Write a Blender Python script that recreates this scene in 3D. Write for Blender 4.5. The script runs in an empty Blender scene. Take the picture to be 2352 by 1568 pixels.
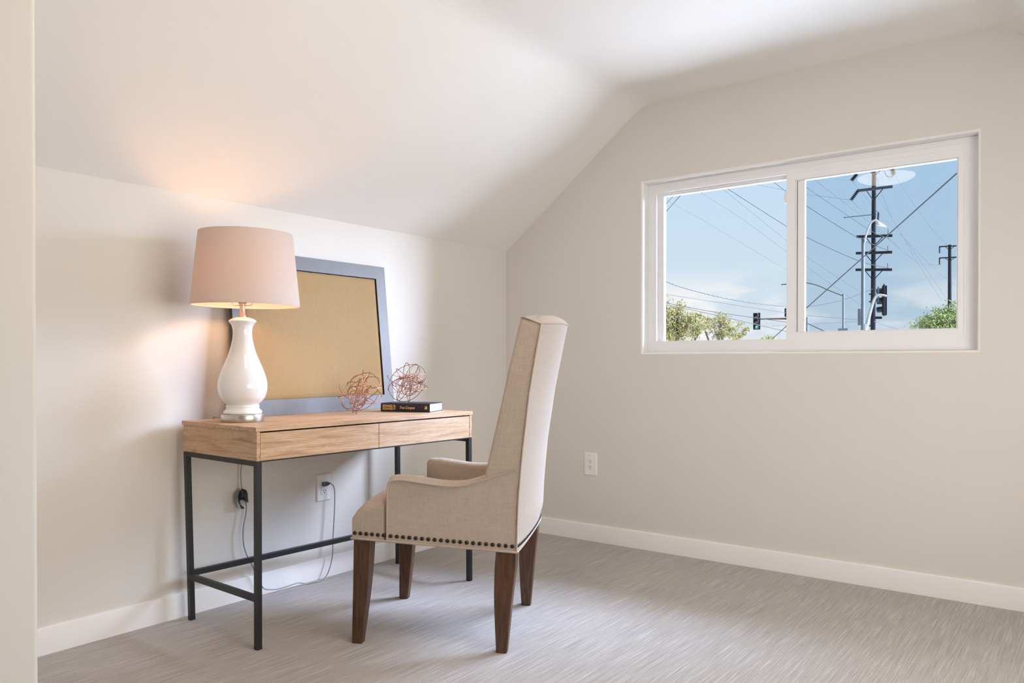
import bpy, bmesh, math, random
from mathutils import Vector, Matrix, noise

PI = math.pi
R = math.radians
sc = bpy.context.scene
COL = sc.collection

# ------------------------------------------------------------------ camera
CAM = Vector((2.8527, -3.6763, 0.9909))
F_PX, CX, CY = 1784.43, 1176.0, 842.8
YAW, PITCH = R(37.392), R(-0.426)
cd = bpy.data.cameras.new('camera')
cd.sensor_width = 36.0
cd.lens = F_PX / 2352 * 36.0
cd.shift_y = (CY - 784) / 2352
cd.clip_end = 500
camera = bpy.data.objects.new('camera', cd)
COL.objects.link(camera)
camera.location = CAM
camera.rotation_euler = (R(90) + PITCH, 0, YAW)
sc.camera = camera

# ------------------------------------------------------------------ colour management
sc.view_settings.view_transform = 'Standard'
sc.view_settings.look = 'None'
sc.view_settings.exposure = 0.07
sc.view_settings.gamma = 1.0
sc.view_settings.use_curve_mapping = False

# ------------------------------------------------------------------ world: blue sky, low clouds, bright lobe added out of view
LOBE = 70.0
LOBE_DIR = Vector((math.sin(R(74)) * math.cos(R(43)), math.cos(R(74)) * math.cos(R(43)), math.sin(R(43))))


def make_world():
    w = bpy.data.worlds.new('sky')
    sc.world = w
    w.use_nodes = True
    nt = w.node_tree
    nt.nodes.clear()
    N = nt.nodes.new
    L = nt.links.new
    out = N('ShaderNodeOutputWorld')
    bg = N('ShaderNodeBackground')
    bg.inputs['Strength'].default_value = 1.0
    L(bg.outputs[0], out.inputs[0])
    tc = N('ShaderNodeTexCoord')
    sep = N('ShaderNodeSeparateXYZ')
    L(tc.outputs['Generated'], sep.inputs[0])
    ramp = N('ShaderNodeValToRGB')
    cr = ramp.color_ramp
    cr.elements[0].position = 0.0
    cr.elements[0].color = (0.72, 0.77, 0.83, 1)
    cr.elements[1].position = 0.30
    cr.elements[1].color = (0.46, 0.65, 0.89, 1)
    e = cr.elements.new(0.10)
    e.color = (0.62, 0.74, 0.86, 1)
    e = cr.elements.new(0.22)
    e.color = (0.565, 0.725, 0.91, 1)
    L(sep.outputs['Z'], ramp.inputs[0])
    # soft clouds close to the horizon
    mp = N('ShaderNodeMapping')
    mp.inputs['Scale'].default_value = (3.0, 3.0, 11.0)
    mp.inputs['Location'].default_value = (0.35, 0.1, 0.4)
    L(tc.outputs['Generated'], mp.inputs[0])
    nz = N('ShaderNodeTexNoise')
    nz.inputs['Scale'].default_value = 2.2
    nz.inputs['Detail'].default_value = 6
    nz.inputs['Roughness'].default_value = 0.55
    L(mp.outputs[0], nz.inputs['Vector'])
    cm = N('ShaderNodeMapRange')
    cm.interpolation_type = 'SMOOTHSTEP'
    cm.inputs[1].default_value = 0.42
    cm.inputs[2].default_value = 0.58
    L(nz.outputs['Fac'], cm.inputs[0])
    lo = N('ShaderNodeMapRange')
    lo.interpolation_type = 'SMOOTHSTEP'
    lo.inputs[1].default_value = 0.125
    lo.inputs[2].default_value = 0.06
    L(sep.outputs['Z'], lo.inputs[0])
    mul = N('ShaderNodeMath')
    mul.operation = 'MULTIPLY'
    L(cm.outputs[0], mul.inputs[0])
    L(lo.outputs[0], mul.inputs[1])
    mix = N('ShaderNodeMix')
    mix.data_type = 'RGBA'
    L(mul.outputs[0], mix.inputs['Factor'])
    L(ramp.outputs[0], mix.inputs['A'])
    mix.inputs['B'].default_value = (0.97, 0.95, 0.95, 1)
    # unseen bright lobe added to the sky to light the room
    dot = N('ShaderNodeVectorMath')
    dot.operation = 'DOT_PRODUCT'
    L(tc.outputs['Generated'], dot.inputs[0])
    dot.inputs[1].default_value = LOBE_DIR
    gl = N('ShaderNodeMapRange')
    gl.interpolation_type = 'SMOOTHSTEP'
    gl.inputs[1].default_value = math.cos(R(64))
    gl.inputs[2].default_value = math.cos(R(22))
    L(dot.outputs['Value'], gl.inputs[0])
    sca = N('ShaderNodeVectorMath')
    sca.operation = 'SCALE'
    sca.inputs[0].default_value = (0.88 * LOBE, 1.0 * LOBE, 1.36 * LOBE)
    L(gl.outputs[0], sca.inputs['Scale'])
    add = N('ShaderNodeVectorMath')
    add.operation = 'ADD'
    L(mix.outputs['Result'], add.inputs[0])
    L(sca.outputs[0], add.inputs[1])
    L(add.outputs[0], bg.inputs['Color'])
    w.cycles.sampling_method = 'MANUAL'
    w.cycles.sample_map_resolution = 1024


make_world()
sc.cycles.use_denoising = True
sc.cycles.max_bounces = 10
sc.cycles.diffuse_bounces = 6
sc.cycles.transparent_max_bounces = 16
sc.cycles.caustics_reflective = False
sc.cycles.caustics_refractive = False
sc.cycles.sample_clamp_indirect = 6.0

# strengths of the room's two lamps and the added side fill (used in their builders below)
CEILING_LAMP = 21.0
TABLE_LAMP = 76.0
SIDE_FILL_W = 33.0


# ================================================================== helpers
def cam_ray(px, py):
    f = Vector((-math.sin(YAW) * math.cos(PITCH), math.cos(YAW) * math.cos(PITCH), math.sin(PITCH)))
    r = Vector((math.cos(YAW), math.sin(YAW), 0))
    u = r.cross(f)
    return f + r * ((px - CX) / F_PX) - u * ((py - CY) / F_PX)


def at(px, py, y):
    """the point of the world at depth y that shows at this place of the photograph"""
    d = cam_ray(px, py)
    return CAM + d * ((y - CAM.y) / d.y)


def onx(px, py, x):
    d = cam_ray(px, py)
    return CAM + d * ((x - CAM.x) / d.x)


class MB:
    """collects geometry, then links it as ONE mesh object"""

    def __init__(self):
        self.v = []
        self.f = []
        self.m = []
        self.cur = 0

    def add(self, vs, fs):
        o = len(self.v)
        self.v += [tuple(p) for p in vs]
        self.f += [[i + o for i in f] for f in fs]
        self.m += [self.cur] * len(fs)
        return self

    def box(self, x0, x1, y0, y1, z0, z1, bev=0.0, seg=2):
        bm = bmesh.new()
        bmesh.ops.create_cube(bm, size=1)
        for v in bm.verts:
            v.co = Vector(((x0 + x1) / 2 + v.co.x * (x1 - x0), (y0 + y1) / 2 + v.co.y * (y1 - y0), (z0 + z1) / 2 + v.co.z * (z1 - z0)))
        if bev > 0:
            bmesh.ops.bevel(bm, geom=bm.edges[:], offset=bev, segments=seg, profile=0.5, affect='EDGES')
        return self.bm(bm)

    def bm(self, bm, mat=None):
        bm.verts.ensure_lookup_table()
        bm.verts.index_update()
        vs = [(mat @ v.co if mat else v.co.copy()) for v in bm.verts]
        fs = [[v.index for v in f.verts] for f in bm.faces]
        bm.free()
        return self.add(vs, fs)

    def tube(self, pts, r, n=8, closed=False, caps=True):
        pts = [Vector(p) for p in pts]
        k = len(pts)
        rad = r if isinstance(r, (list, tuple)) else [r] * k
        t0 = (pts[1] - pts[0]).normalized()
        a = Vector((0, 0, 1)) if abs(t0.z) < 0.9 else Vector((1, 0, 0))
        nrm = t0.cross(a).normalized()
        rings = []
        for i in range(k):
            if closed:
                t = pts[(i + 1) % k] - pts[i - 1]
            else:
                t = pts[min(i + 1, k - 1)] - pts[max(i - 1, 0)]
            t.normalize()
            nrm = (nrm - t * nrm.dot(t))
            if nrm.length < 1e-6:
                nrm = t.orthogonal()
            nrm.normalize()
            b = t.cross(nrm)
            rings.append([pts[i] + (nrm * math.cos(2 * PI * j / n) + b * math.sin(2 * PI * j / n)) * rad[i] for j in range(n)])
        return self.loft(rings, closed_path=closed, caps=caps and not closed)

    def loft(self, rings, closed_path=False, caps=True, closed_ring=True):
        n = len(rings[0])
        vs = [p for r in rings for p in r]
        fs = []
        k = len(rings)
        for i in range(k if closed_path else k - 1):
            i2 = (i + 1) % k
            for j in range(n if closed_ring else n - 1):
                j2 = (j + 1) % n
                fs.append([i * n + j, i * n + j2, i2 * n + j2, i2 * n + j])
        if caps:
            fs.append(list(range(n))[::-1])
            fs.append([(k - 1) * n + j for j in range(n)])
        return self.add(vs, fs)

    def lathe(self, prof, c=(0, 0, 0), n=48, caps=True):
        rings = [[(c[0] + r * math.cos(2 * PI * j / n), c[1] + r * math.sin(2 * PI * j / n), c[2] + z) for j in range(n)] for r, z in prof]
        return self.loft(rings, caps=caps)

    def ring(self, x0, x1, z0, z1, l, r, b, t, y0, y1):
        """a mitred rectangular frame in the xz plane, from depth y0 (front) to y1"""
        o = [(x0, z0), (x1, z0), (x1, z1), (x0, z1)]
        i = [(x0 + l, z0 + b), (x1 - r, z0 + b), (x1 - r, z1 - t), (x0 + l, z1 - t)]
        vs = [(x, y0, z) for x, z in o] + [(x, y0, z) for x, z in i] + [(x, y1, z) for x, z in o] + [(x, y1, z) for x, z in i]
        fs = []
        for k in range(4):
            k2 = (k + 1) % 4
            fs += [[k, k2, 4 + k2, 4 + k], [8 + k2, 8 + k, 12 + k, 12 + k2], [4 + k, 4 + k2, 12 + k2, 12 + k], [k2, k, 8 + k, 8 + k2]]
        return self.add(vs, fs)

    def build(self, name, mat=None, parent=None, smooth=None, fix=True):
        me = bpy.data.meshes.new(name)
        me.from_pydata(self.v, [], self.f)
        mats = mat if isinstance(mat, (list, tuple)) else ([mat] if mat else [])
        for m in mats:
            me.materials.append(m)
        for i, p in enumerate(me.polygons):
            p.material_index = self.m[i]
        if fix:
            bm = bmesh.new()
            bm.from_mesh(me)
            bmesh.ops.recalc_face_normals(bm, faces=bm.faces[:])
            bm.to_mesh(me)
            bm.free()
        if smooth is not None:
            me.shade_smooth()
            me.set_sharp_from_angle(angle=R(smooth))
        me.update()
        o = bpy.data.objects.new(name, me)
        COL.objects.link(o)
        if parent:
            o.parent = parent
        return o


def tag(o, label=None, cat=None, group=None, kind=None):
    if label:
        o['label'] = label
    if cat:
        o['category'] = cat
    if group:
        o['group'] = group
    if kind:
        o['kind'] = kind
    return o


def thing(name, label, cat, loc=(0, 0, 0), rz=0.0, group=None):
    o = bpy.data.objects.new(name, None)
    o.empty_display_size = 0.05
    COL.objects.link(o)
    o.location = loc
    o.rotation_euler = (0, 0, rz)
    return tag(o, label, cat, group)


def smooth_path(pts, sub=8, closed=False):
    """Catmull-Rom through the points"""
    P = [Vector(p) for p in pts]
    n = len(P)
    out = []
    for i in range(n if closed else n - 1):
        p1, p2 = P[i], P[(i + 1) % n]
        p0 = P[i - 1] if (closed or i > 0) else p1 * 2 - p2
        p3 = P[(i + 2) % n] if (closed or i + 2 < n) else p2 * 2 - p1
        for k in range(sub):
            t = k / sub
            out.append(0.5 * ((2 * p1) + (p2 - p0) * t + (2 * p0 - 5 * p1 + 4 * p2 - p3) * t * t + (3 * p1 - p0 - 3 * p2 + p3) * t ** 3))
    if not closed:
        out.append(P[-1])
    return out


# ================================================================== materials
def srgb(r, g, b):
    f = lambda c: (c / 255 / 12.92) if c <= 10 else ((c / 255 + 0.055) / 1.055) ** 2.4
    return (f(r), f(g), f(b), 1)


class Mat:
    def __init__(self, name, color=(0.8, 0.8, 0.8, 1), rough=0.5, metal=0.0, spec=0.5):
        self.m = bpy.data.materials.new(name)
        self.m.use_nodes = True
        self.nt = self.m.node_tree
        self.b = self.nt.nodes['Principled BSDF']
        self.b.inputs['Base Color'].default_value = color
        self.b.inputs['Roughness'].default_value = rough
        self.b.inputs['Metallic'].default_value = metal
        self.b.inputs['Specular IOR Level'].default_value = spec
        self.out = self.nt.nodes['Material Output']

    def n(self, t, **kw):
        x = self.nt.nodes.new(t)
        for k, v in kw.items():
            if hasattr(x, k):
                setattr(x, k, v)
            else:
                x.inputs[k].default_value = v
        return x

    def l(self, a, b):
        self.nt.links.new(a, b)

    def coords(self, scale=(1, 1, 1), rot=(0, 0, 0), kind='Object'):
        tc = self.n('ShaderNodeTexCoord')
        mp = self.n('ShaderNodeMapping')
        mp.inputs['Scale'].default_value = scale
        mp.inputs['Rotation'].default_value = rot
        self.l(tc.outputs[kind], mp.inputs[0])
        return mp.outputs[0]

    def noise(self, vec, scale=5, detail=3, rough=0.5, dist=0.0):
        x = self.n('ShaderNodeTexNoise')
        x.inputs['Scale'].default_value = scale
        x.inputs['Detail'].default_value = detail
        x.inputs['Roughness'].default_value = rough
        x.inputs['Distortion'].default_value = dist
        self.l(vec, x.inputs['Vector'])
        return x.outputs['Fac']

    def ramp(self, fac, stops):
        x = self.n('ShaderNodeValToRGB')
        cr = x.color_ramp
        cr.elements[0].position, cr.elements[0].color = stops[0]
        cr.elements[1].position, cr.elements[1].color = stops[-1]
        for p, c in stops[1:-1]:
            e = cr.elements.new(p)
            e.color = c
        self.l(fac, x.inputs[0])
        return x.outputs[0]

    def mix(self, fac, a, b, blend='MIX'):
        x = self.n('ShaderNodeMix')
        x.data_type = 'RGBA'
        x.blend_type = blend
        for s, v in (('Factor', fac), ('A', a), ('B', b)):
            if hasattr(v, 'is_linked') or hasattr(v, 'links'):
                self.l(v, x.inputs[s])
            else:
                x.inputs[s].default_value = v
        return x.outputs['Result']

    def math(self, op, a, b=0.0):
        x = self.n('ShaderNodeMath')
        x.operation = op
        for i, v in enumerate((a, b)):
            if hasattr(v, 'links'):
                self.l(v, x.inputs[i])
            else:
                x.inputs[i].default_value = v
        return x.outputs[0]

    def bump(self, h, strength=0.2, dist=0.01):
        x = self.n('ShaderNodeBump')
        x.inputs['Strength'].default_value = strength
        x.inputs['Distance'].default_value = dist
        self.l(h, x.inputs['Height'])
        self.l(x.outputs[0], self.b.inputs['Normal'])

    def color(self, c):
        self.l(c, self.b.inputs['Base Color'])


M = {}


def paint(name, col, rough=0.6, bump=0.04):
    a = Mat(name, col, rough, spec=0.25)
    v = a.coords()
    h = a.noise(v, 260, 2)
    a.bump(h, bump, 0.002)
    nz = a.noise(v, 1.3, 2)
    dark = (col[0] * 0.985, col[1] * 0.985, col[2] * 0.985, 1)
    a.color(a.mix(nz, dark, col))
    return a.m


M['wall'] = paint('wall paint', (0.700, 0.672, 0.618, 1))
M['ceil'] = paint('ceiling paint', (0.80, 0.785, 0.755, 1))
M['trim'] = paint('white trim paint', (0.84, 0.82, 0.80, 1), 0.4, 0.01)
M['vinyl'] = paint('white vinyl', (0.84, 0.84, 0.85, 1), 0.35, 0.005)
M['plate'] = paint('white plastic', (0.83, 0.82, 0.81, 1), 0.35, 0.0)


def mk_simple(key, name, col, rough=0.5, metal=0.0, var=0.12, scale=30, spec=0.5):
    a = Mat(name, col, rough, metal, spec)
    nz = a.noise(a.coords(), scale, 3)
    lo = tuple(c * (1 - var) for c in col[:3]) + (1,)
    hi = tuple(min(1, c * (1 + var)) for c in col[:3]) + (1,)
    a.color(a.mix(nz, lo, hi))
    M[key] = a.m
    return a


mk_simple('black_metal', 'black powder coated steel', (0.012, 0.012, 0.014, 1), 0.42, 0.0, 0.15, 120)
mk_simple('slot', 'dark slot', (0.01, 0.01, 0.01, 1), 0.7)
mk_simple('nail', 'aged bronze nail', (0.055, 0.042, 0.034, 1), 0.36, 0.85, 0.3, 90)
mk_simple('nickel', 'brushed nickel', (0.62, 0.57, 0.52, 1), 0.30, 1.0, 0.06, 60)
mk_simple('copper', 'rose gold wire', (0.72, 0.40, 0.27, 1), 0.30, 1.0, 0.15, 80)
mk_simple('copper_shaded', 'shaded rose gold wire', (0.30, 0.15, 0.10, 1), 0.35, 1.0, 0.15, 80)  # darker copy of the copper, paints the shading of the twist
mk_simple('ceramic', 'glazed white ceramic', (0.83, 0.81, 0.79, 1), 0.06, 0.0, 0.01, 4, 0.6)
mk_simple('screw', 'painted screw', (0.72, 0.71, 0.70, 1), 0.4)
mk_simple('bookcloth', 'dark navy book cloth', (0.016, 0.015, 0.034, 1), 0.45, 0.0, 0.2, 300)
mk_simple('pages', 'white paper edges', (0.86, 0.86, 0.87, 1), 0.8, 0.0, 0.03, 40)
mk_simple('gold', 'gold foil lettering', (0.85, 0.60, 0.22, 1), 0.45, 0.2, 0.08, 200)
mk_simple('frame_grey', 'grey painted wood frame', (0.155, 0.153, 0.152, 1), 0.5, 0.0, 0.16, 14)
mk_simple('frame_edge', 'dark frame edge', (0.06, 0.045, 0.035, 1), 0.7)
mk_simple('cord', 'clear grey cord', (0.30, 0.29, 0.28, 1), 0.3, 0.0, 0.1)
mk_simple('plug', 'dark grey plug', (0.10, 0.10, 0.105, 1), 0.4)
mk_simple('black_plastic', 'black glossy wrap', (0.008, 0.008, 0.009, 1), 0.18, 0.0, 0.2)
mk_simple('trimfab', 'plain piping cloth', (0.45, 0.365, 0.29, 1), 0.85, 0.0, 0.15, 400)

# outdoors, in hard daylight
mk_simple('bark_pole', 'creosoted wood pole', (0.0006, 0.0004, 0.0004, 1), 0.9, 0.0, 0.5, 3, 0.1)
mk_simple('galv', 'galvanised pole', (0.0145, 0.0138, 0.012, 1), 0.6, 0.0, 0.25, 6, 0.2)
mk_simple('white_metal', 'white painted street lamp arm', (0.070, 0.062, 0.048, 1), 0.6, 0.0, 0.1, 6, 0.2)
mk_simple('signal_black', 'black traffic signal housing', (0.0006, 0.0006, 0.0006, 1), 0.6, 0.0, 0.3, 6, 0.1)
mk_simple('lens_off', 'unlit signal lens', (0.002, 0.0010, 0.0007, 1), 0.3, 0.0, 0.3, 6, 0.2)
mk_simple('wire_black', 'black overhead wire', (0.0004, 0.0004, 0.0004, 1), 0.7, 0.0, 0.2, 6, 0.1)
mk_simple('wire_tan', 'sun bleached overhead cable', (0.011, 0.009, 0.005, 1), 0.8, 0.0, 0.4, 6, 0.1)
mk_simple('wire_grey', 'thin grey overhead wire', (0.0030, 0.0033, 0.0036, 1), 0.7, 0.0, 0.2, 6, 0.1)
mk_simple('leaf_olive', 'olive leaves', (0.048, 0.042, 0.0105, 1), 0.8, 0.0, 0.6, 1.3, 0.1)
mk_simple('leaf_green', 'green leaves', (0.058, 0.062, 0.015, 1), 0.8, 0.0, 0.5, 1.5, 0.1)
mk_simple('bark', 'tree bark', (0.016, 0.013, 0.009, 1), 0.9, 0.0, 0.3, 6, 0.1)
mk_simple('street', 'pale sunlit concrete street', (0.55, 0.52, 0.465, 1), 0.9, 0.0, 0.12, 0.8, 0.1)
mk_simple('sign_white', 'street sign face', (0.02, 0.02, 0.02, 1), 0.6, 0.0, 0.1, 6, 0.2)


def mk_green_lamp():
    a = Mat('lit green signal lens', (0.0, 0.02, 0.015, 1), 0.3)
    a.b.inputs['Emission Color'].default_value = (0.0, 0.85, 0.62, 1)
    a.b.inputs['Emission Strength'].default_value = 1.0
    M['green_lamp'] = a.m


mk_green_lamp()


def mk_wood(key, name, rot, stretch):
    """light oak veneer, grain running along the axis with the small scale"""
    a = Mat(name, rough=0.5, spec=0.3)
    v = a.coords(stretch, rot)
    broad = a.noise(v, 2.2, 5, 0.55, 0.6)
    fine = a.noise(a.coords(tuple(s * 9 for s in stretch), rot), 3.0, 4, 0.6)
    c1 = a.ramp(broad, [(0.30, srgb(176, 142, 112)), (0.46, srgb(204, 170, 137)), (0.60, srgb(216, 186, 156)), (0.75, srgb(206, 172, 140))])
    c2 = a.ramp(fine, [(0.35, (0.70, 0.64, 0.58, 1)), (0.62, (1, 1, 1, 1))])
    c = a.mix(0.55, c1, c2, 'MULTIPLY')
    wv = a.n('ShaderNodeTexWave')
    wv.wave_type = 'RINGS'
    wv.inputs['Scale'].default_value = 1.5
    wv.inputs['Distortion'].default_value = 5.0
    wv.inputs['Detail'].default_value = 4
    wv.inputs['Detail Scale'].default_value = 1.6
    wv.inputs['Detail Roughness'].default_value = 0.6
    a.l(a.coords(tuple(k * 1.35 for k in stretch), rot), wv.inputs['Vector'])
    lines = a.ramp(wv.outputs['Fac'], [(0.05, (0.66, 0.58, 0.50, 1)), (0.30, (0.93, 0.91, 0.89, 1)), (0.80, (1, 1, 1, 1))])
    c = a.mix(0.60, c, lines, 'MULTIPLY')
    streak = a.noise(a.coords(tuple(k * 1.5 for k in stretch), rot), 2.8, 4, 0.6, 1.6)
    sm = a.ramp(streak, [(0.60, (0, 0, 0, 1)), (0.72, (1, 1, 1, 1))])
    c = a.mix(a.math('MULTIPLY', sm, 0.32), c, srgb(124, 92, 68))
    a.color(c)
    a.bump(fine, 0.06, 0.002)
    M[key] = a.m


mk_wood('oak_len', 'light oak grain along', (0, 0, 0), (1.8, 24, 24))
mk_wood('oak_side', 'light oak grain across', (0, 0, 0), (24, 2.2, 24))


def mk_legwood():
    a = Mat('dark walnut stained leg', rough=0.42, spec=0.4)
    f = a.noise(a.coords((30, 30, 2.5)), 4, 4, 0.6)
    a.color(a.ramp(f, [(0.3, srgb(58, 38, 26)), (0.7, srgb(96, 66, 45))]))
    a.bump(f, 0.05, 0.002)
    M['leg_wood'] = a.m


mk_legwood()


def weave(key, name, base, dark, period=0.0026, bump=0.5):
    """woven cloth: two crossing thread directions plus slubs, in object space"""
    a = Mat(name, rough=0.92, spec=0.12)
    a.b.inputs['Sheen Weight'].default_value = 0.25
    a.b.inputs['Sheen Roughness'].default_value = 0.5
    tc = a.n('ShaderNodeTexCoord')
    sep = a.n('ShaderNodeSeparateXYZ')
    a.l(tc.outputs['Object'], sep.inputs[0])
    k = 2 * PI / period
    wob = a.noise(tc.outputs['Object'], 60, 2)
    ox = a.math('ADD', sep.outputs['X'], a.math('MULTIPLY', wob, period * 0.7))
    oz = a.math('ADD', sep.outputs['Z'], a.math('MULTIPLY', wob, period * 0.9))
    hx = a.math('ADD', ox, sep.outputs['Y'])
    sx = a.math('SINE', a.math('MULTIPLY', hx, k))
    sz = a.math('SINE', a.math('MULTIPLY', oz, k * 0.9))
    w = a.math('MULTIPLY', sx, sz)
    w01 = a.math('MULTIPLY_ADD', w, 0.5)
    a.nt.nodes[-1].inputs[2].default_value = 0.5
    slub = a.noise(a.coords((40, 40, 500)), 1.0, 3)
    slub2 = a.noise(a.coords((420, 420, 30)), 1.0, 3)
    big = a.noise(tc.outputs['Object'], 5, 3)
    f = a.math('ADD', a.math('MULTIPLY', w01, 0.55), a.math('ADD', a.math('MULTIPLY', slub, 0.30), a.math('MULTIPLY', slub2, 0.30)))
    c = a.ramp(f, [(0.25, dark), (0.78, base)])
    c = a.mix(a.math('MULTIPLY', big, 0.12), c, dark)
    a.color(c)
    a.bump(w01, bump, 0.0012)
    M[key] = a.m


weave('linen', 'beige linen upholstery', (0.565, 0.468, 0.382, 1), (0.285, 0.225, 0.178, 1), 0.0034, 0.55)
weave('burlap', 'pale gold burlap', srgb(176, 149, 108), srgb(136, 109, 71), 0.0034, 0.4)


def mk_burlap_stains():
    # aged patches in the cloth itself
    m = M['burlap']
    nt = m.node_tree
    b = nt.nodes['Principled BSDF']
    src = b.inputs['Base Color'].links[0].from_socket
    tc = nt.nodes.new('ShaderNodeTexCoord')
    nz = nt.nodes.new('ShaderNodeTexNoise')
    nz.inputs['Scale'].default_value = 3.2
    nz.inputs['Detail'].default_value = 4
    nt.links.new(tc.outputs['Object'], nz.inputs['Vector'])
    mx = nt.nodes.new('ShaderNodeMix')
    mx.data_type = 'RGBA'
    mr = nt.nodes.new('ShaderNodeMapRange')
    mr.inputs[1].default_value = 0.42
    mr.inputs[2].default_value = 0.75
    mr.inputs[4].default_value = 0.45
    nt.links.new(nz.outputs['Fac'], mr.inputs[0])
    nt.links.new(mr.outputs[0], mx.inputs['Factor'])
    nt.links.new(src, mx.inputs['A'])
    mx.inputs['B'].default_value = srgb(162, 126, 72)
    nt.links.new(mx.outputs['Result'], b.inputs['Base Color'])


mk_burlap_stains()


def mk_carpet():
    a = Mat('ribbed grey taupe carpet', rough=0.95, spec=0.05)
    a.b.inputs['Sheen Weight'].default_value = 0.3
    ribs = a.noise(a.coords((210, 4.0, 1)), 1.0, 2, 0.6)
    ribs2 = a.noise(a.coords((300, 9.0, 1)), 1.0, 2, 0.6)
    grain = a.noise(a.coords((1, 1, 1)), 420, 2)
    blot = a.noise(a.coords((1, 1, 1)), 7, 4)
    f = a.math('ADD', a.math('MULTIPLY', ribs, 0.45), a.math('ADD', a.math('MULTIPLY', ribs2, 0.20), a.math('MULTIPLY', grain, 0.35)))
    c = a.ramp(f, [(0.37, (0.33, 0.285, 0.25, 1)), (0.46, (0.51, 0.465, 0.425, 1)), (0.54, (0.57, 0.52, 0.48, 1)), (0.62, (0.82, 0.77, 0.72, 1))])
    c = a.mix(a.math('MULTIPLY', blot, 0.22), c, (0.34, 0.305, 0.28, 1))
    a.color(c)
    h = a.math('ADD', a.math('MULTIPLY', ribs2, 0.5), a.math('MULTIPLY', grain, 0.7))
    a.bump(h, 0.95, 0.008)
    M['carpet'] = a.m


mk_carpet()


def mk_glass():
    m = bpy.data.materials.new('window glass')
    m.use_nodes = True
    nt = m.node_tree
    nt.nodes.clear()
    out = nt.nodes.new('ShaderNodeOutputMaterial')
    tr = nt.nodes.new('ShaderNodeBsdfTransparent')
    tr.inputs[0].default_value = (0.98, 0.99, 0.985, 1)
    gl = nt.nodes.new('ShaderNodeBsdfGlossy')
    gl.inputs['Roughness'].default_value = 0.0
    fr = nt.nodes.new('ShaderNodeFresnel')
    fr.inputs['IOR'].default_value = 1.2
    mx = nt.nodes.new('ShaderNodeMixShader')
    nt.links.new(fr.outputs[0], mx.inputs[0])
    nt.links.new(tr.outputs[0], mx.inputs[1])
    nt.links.new(gl.outputs[0], mx.inputs[2])
    nt.links.new(mx.outputs[0], out.inputs[0])
    M['glass'] = m
    # insect screen: fine dark mesh with open holes
    m = bpy.data.materials.new('insect screen mesh')
    m.use_nodes = True
    nt = m.node_tree
    nt.nodes.clear()
    out = nt.nodes.new('ShaderNodeOutputMaterial')
    tr = nt.nodes.new('ShaderNodeBsdfTransparent')
    tr.inputs[0].default_value = (0.80, 0.91, 1.0, 1)
    df = nt.nodes.new('ShaderNodeBsdfDiffuse')
    df.inputs[0].default_value = (0.006, 0.009, 0.013, 1)
    mx = nt.nodes.new('ShaderNodeMixShader')
    tc = nt.nodes.new('ShaderNodeTexCoord')
    wv = nt.nodes.new('ShaderNodeTexWave')
    wv.inputs['Scale'].default_value = 46
    wv.inputs['Distortion'].default_value = 1.2
    wv.inputs['Detail'].default_value = 1
    mp = nt.nodes.new('ShaderNodeMapping')
    mp.inputs['Rotation'].default_value = (0, R(38), 0)
    nt.links.new(tc.outputs['Object'], mp.inputs[0])
    nt.links.new(mp.outputs[0], wv.inputs['Vector'])
    mr = nt.nodes.new('ShaderNodeMapRange')
    mr.inputs[3].default_value = 0.12
    mr.inputs[4].default_value = 0.19
    nt.links.new(wv.outputs['Fac'], mr.inputs[0])
    nt.links.new(mr.outputs[0], mx.inputs[0])
    nt.links.new(tr.outputs[0], mx.inputs[1])
    nt.links.new(df.outputs[0], mx.inputs[2])
    nt.links.new(mx.outputs[0], out.inputs[0])
    M['screen'] = m


mk_glass()


def mk_shade():
    m = bpy.data.materials.new('linen lamp shade')
    m.use_nodes = True
    nt = m.node_tree
    nt.nodes.clear()
    N = nt.nodes.new
    out = N('ShaderNodeOutputMaterial')
    tc = N('ShaderNodeTexCoord')
    mp = N('ShaderNodeMapping')
    mp.inputs['Scale'].default_value = (1, 1, 1)
    nt.links.new(tc.outputs['Object'], mp.inputs[0])
    nz = N('ShaderNodeTexNoise')
    nz.inputs['Scale'].default_value = 300
    nz.inputs['Detail'].default_value = 2
    nt.links.new(mp.outputs[0], nz.inputs['Vector'])
    mx = N('ShaderNodeMix')
    mx.data_type = 'RGBA'
    mx.inputs['A'].default_value = (0.66, 0.60, 0.55, 1)
    mx.inputs['B'].default_value = (0.80, 0.75, 0.70, 1)
    nt.links.new(nz.outputs['Fac'], mx.inputs['Factor'])
    df = N('ShaderNodeBsdfDiffuse')
    tl = N('ShaderNodeBsdfTranslucent')
    tl.inputs[0].default_value = (0.66, 0.50, 0.38, 1)
    nt.links.new(mx.outputs['Result'], df.inputs[0])
    ms = N('ShaderNodeMixShader')
    ms.inputs[0].default_value = 0.30
    nt.links.new(df.outputs[0], ms.inputs[1])
    nt.links.new(tl.outputs[0], ms.inputs[2])
    nt.links.new(ms.outputs[0], out.inputs[0])
    M['shade'] = m


mk_shade()


def emit(key, name, col, s):
    a = Mat(name, (0.9, 0.9, 0.9, 1), 0.4)
    a.b.inputs['Emission Color'].default_value = col
    a.b.inputs['Emission Strength'].default_value = s
    M[key] = a.m


# ================================================================== the room
HK, HC, XC0, XC1, XR = 1.6453, 2.3399, 0.911, 2.5033, 3.414
YB = -5.2                                  # wall behind the camera
WX0, WX1, WZ0, WZ1 = 0.9098, 2.4342, 1.0381, 1.9275


def struct(o):
    o['kind'] = 'structure'
    return o


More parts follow.
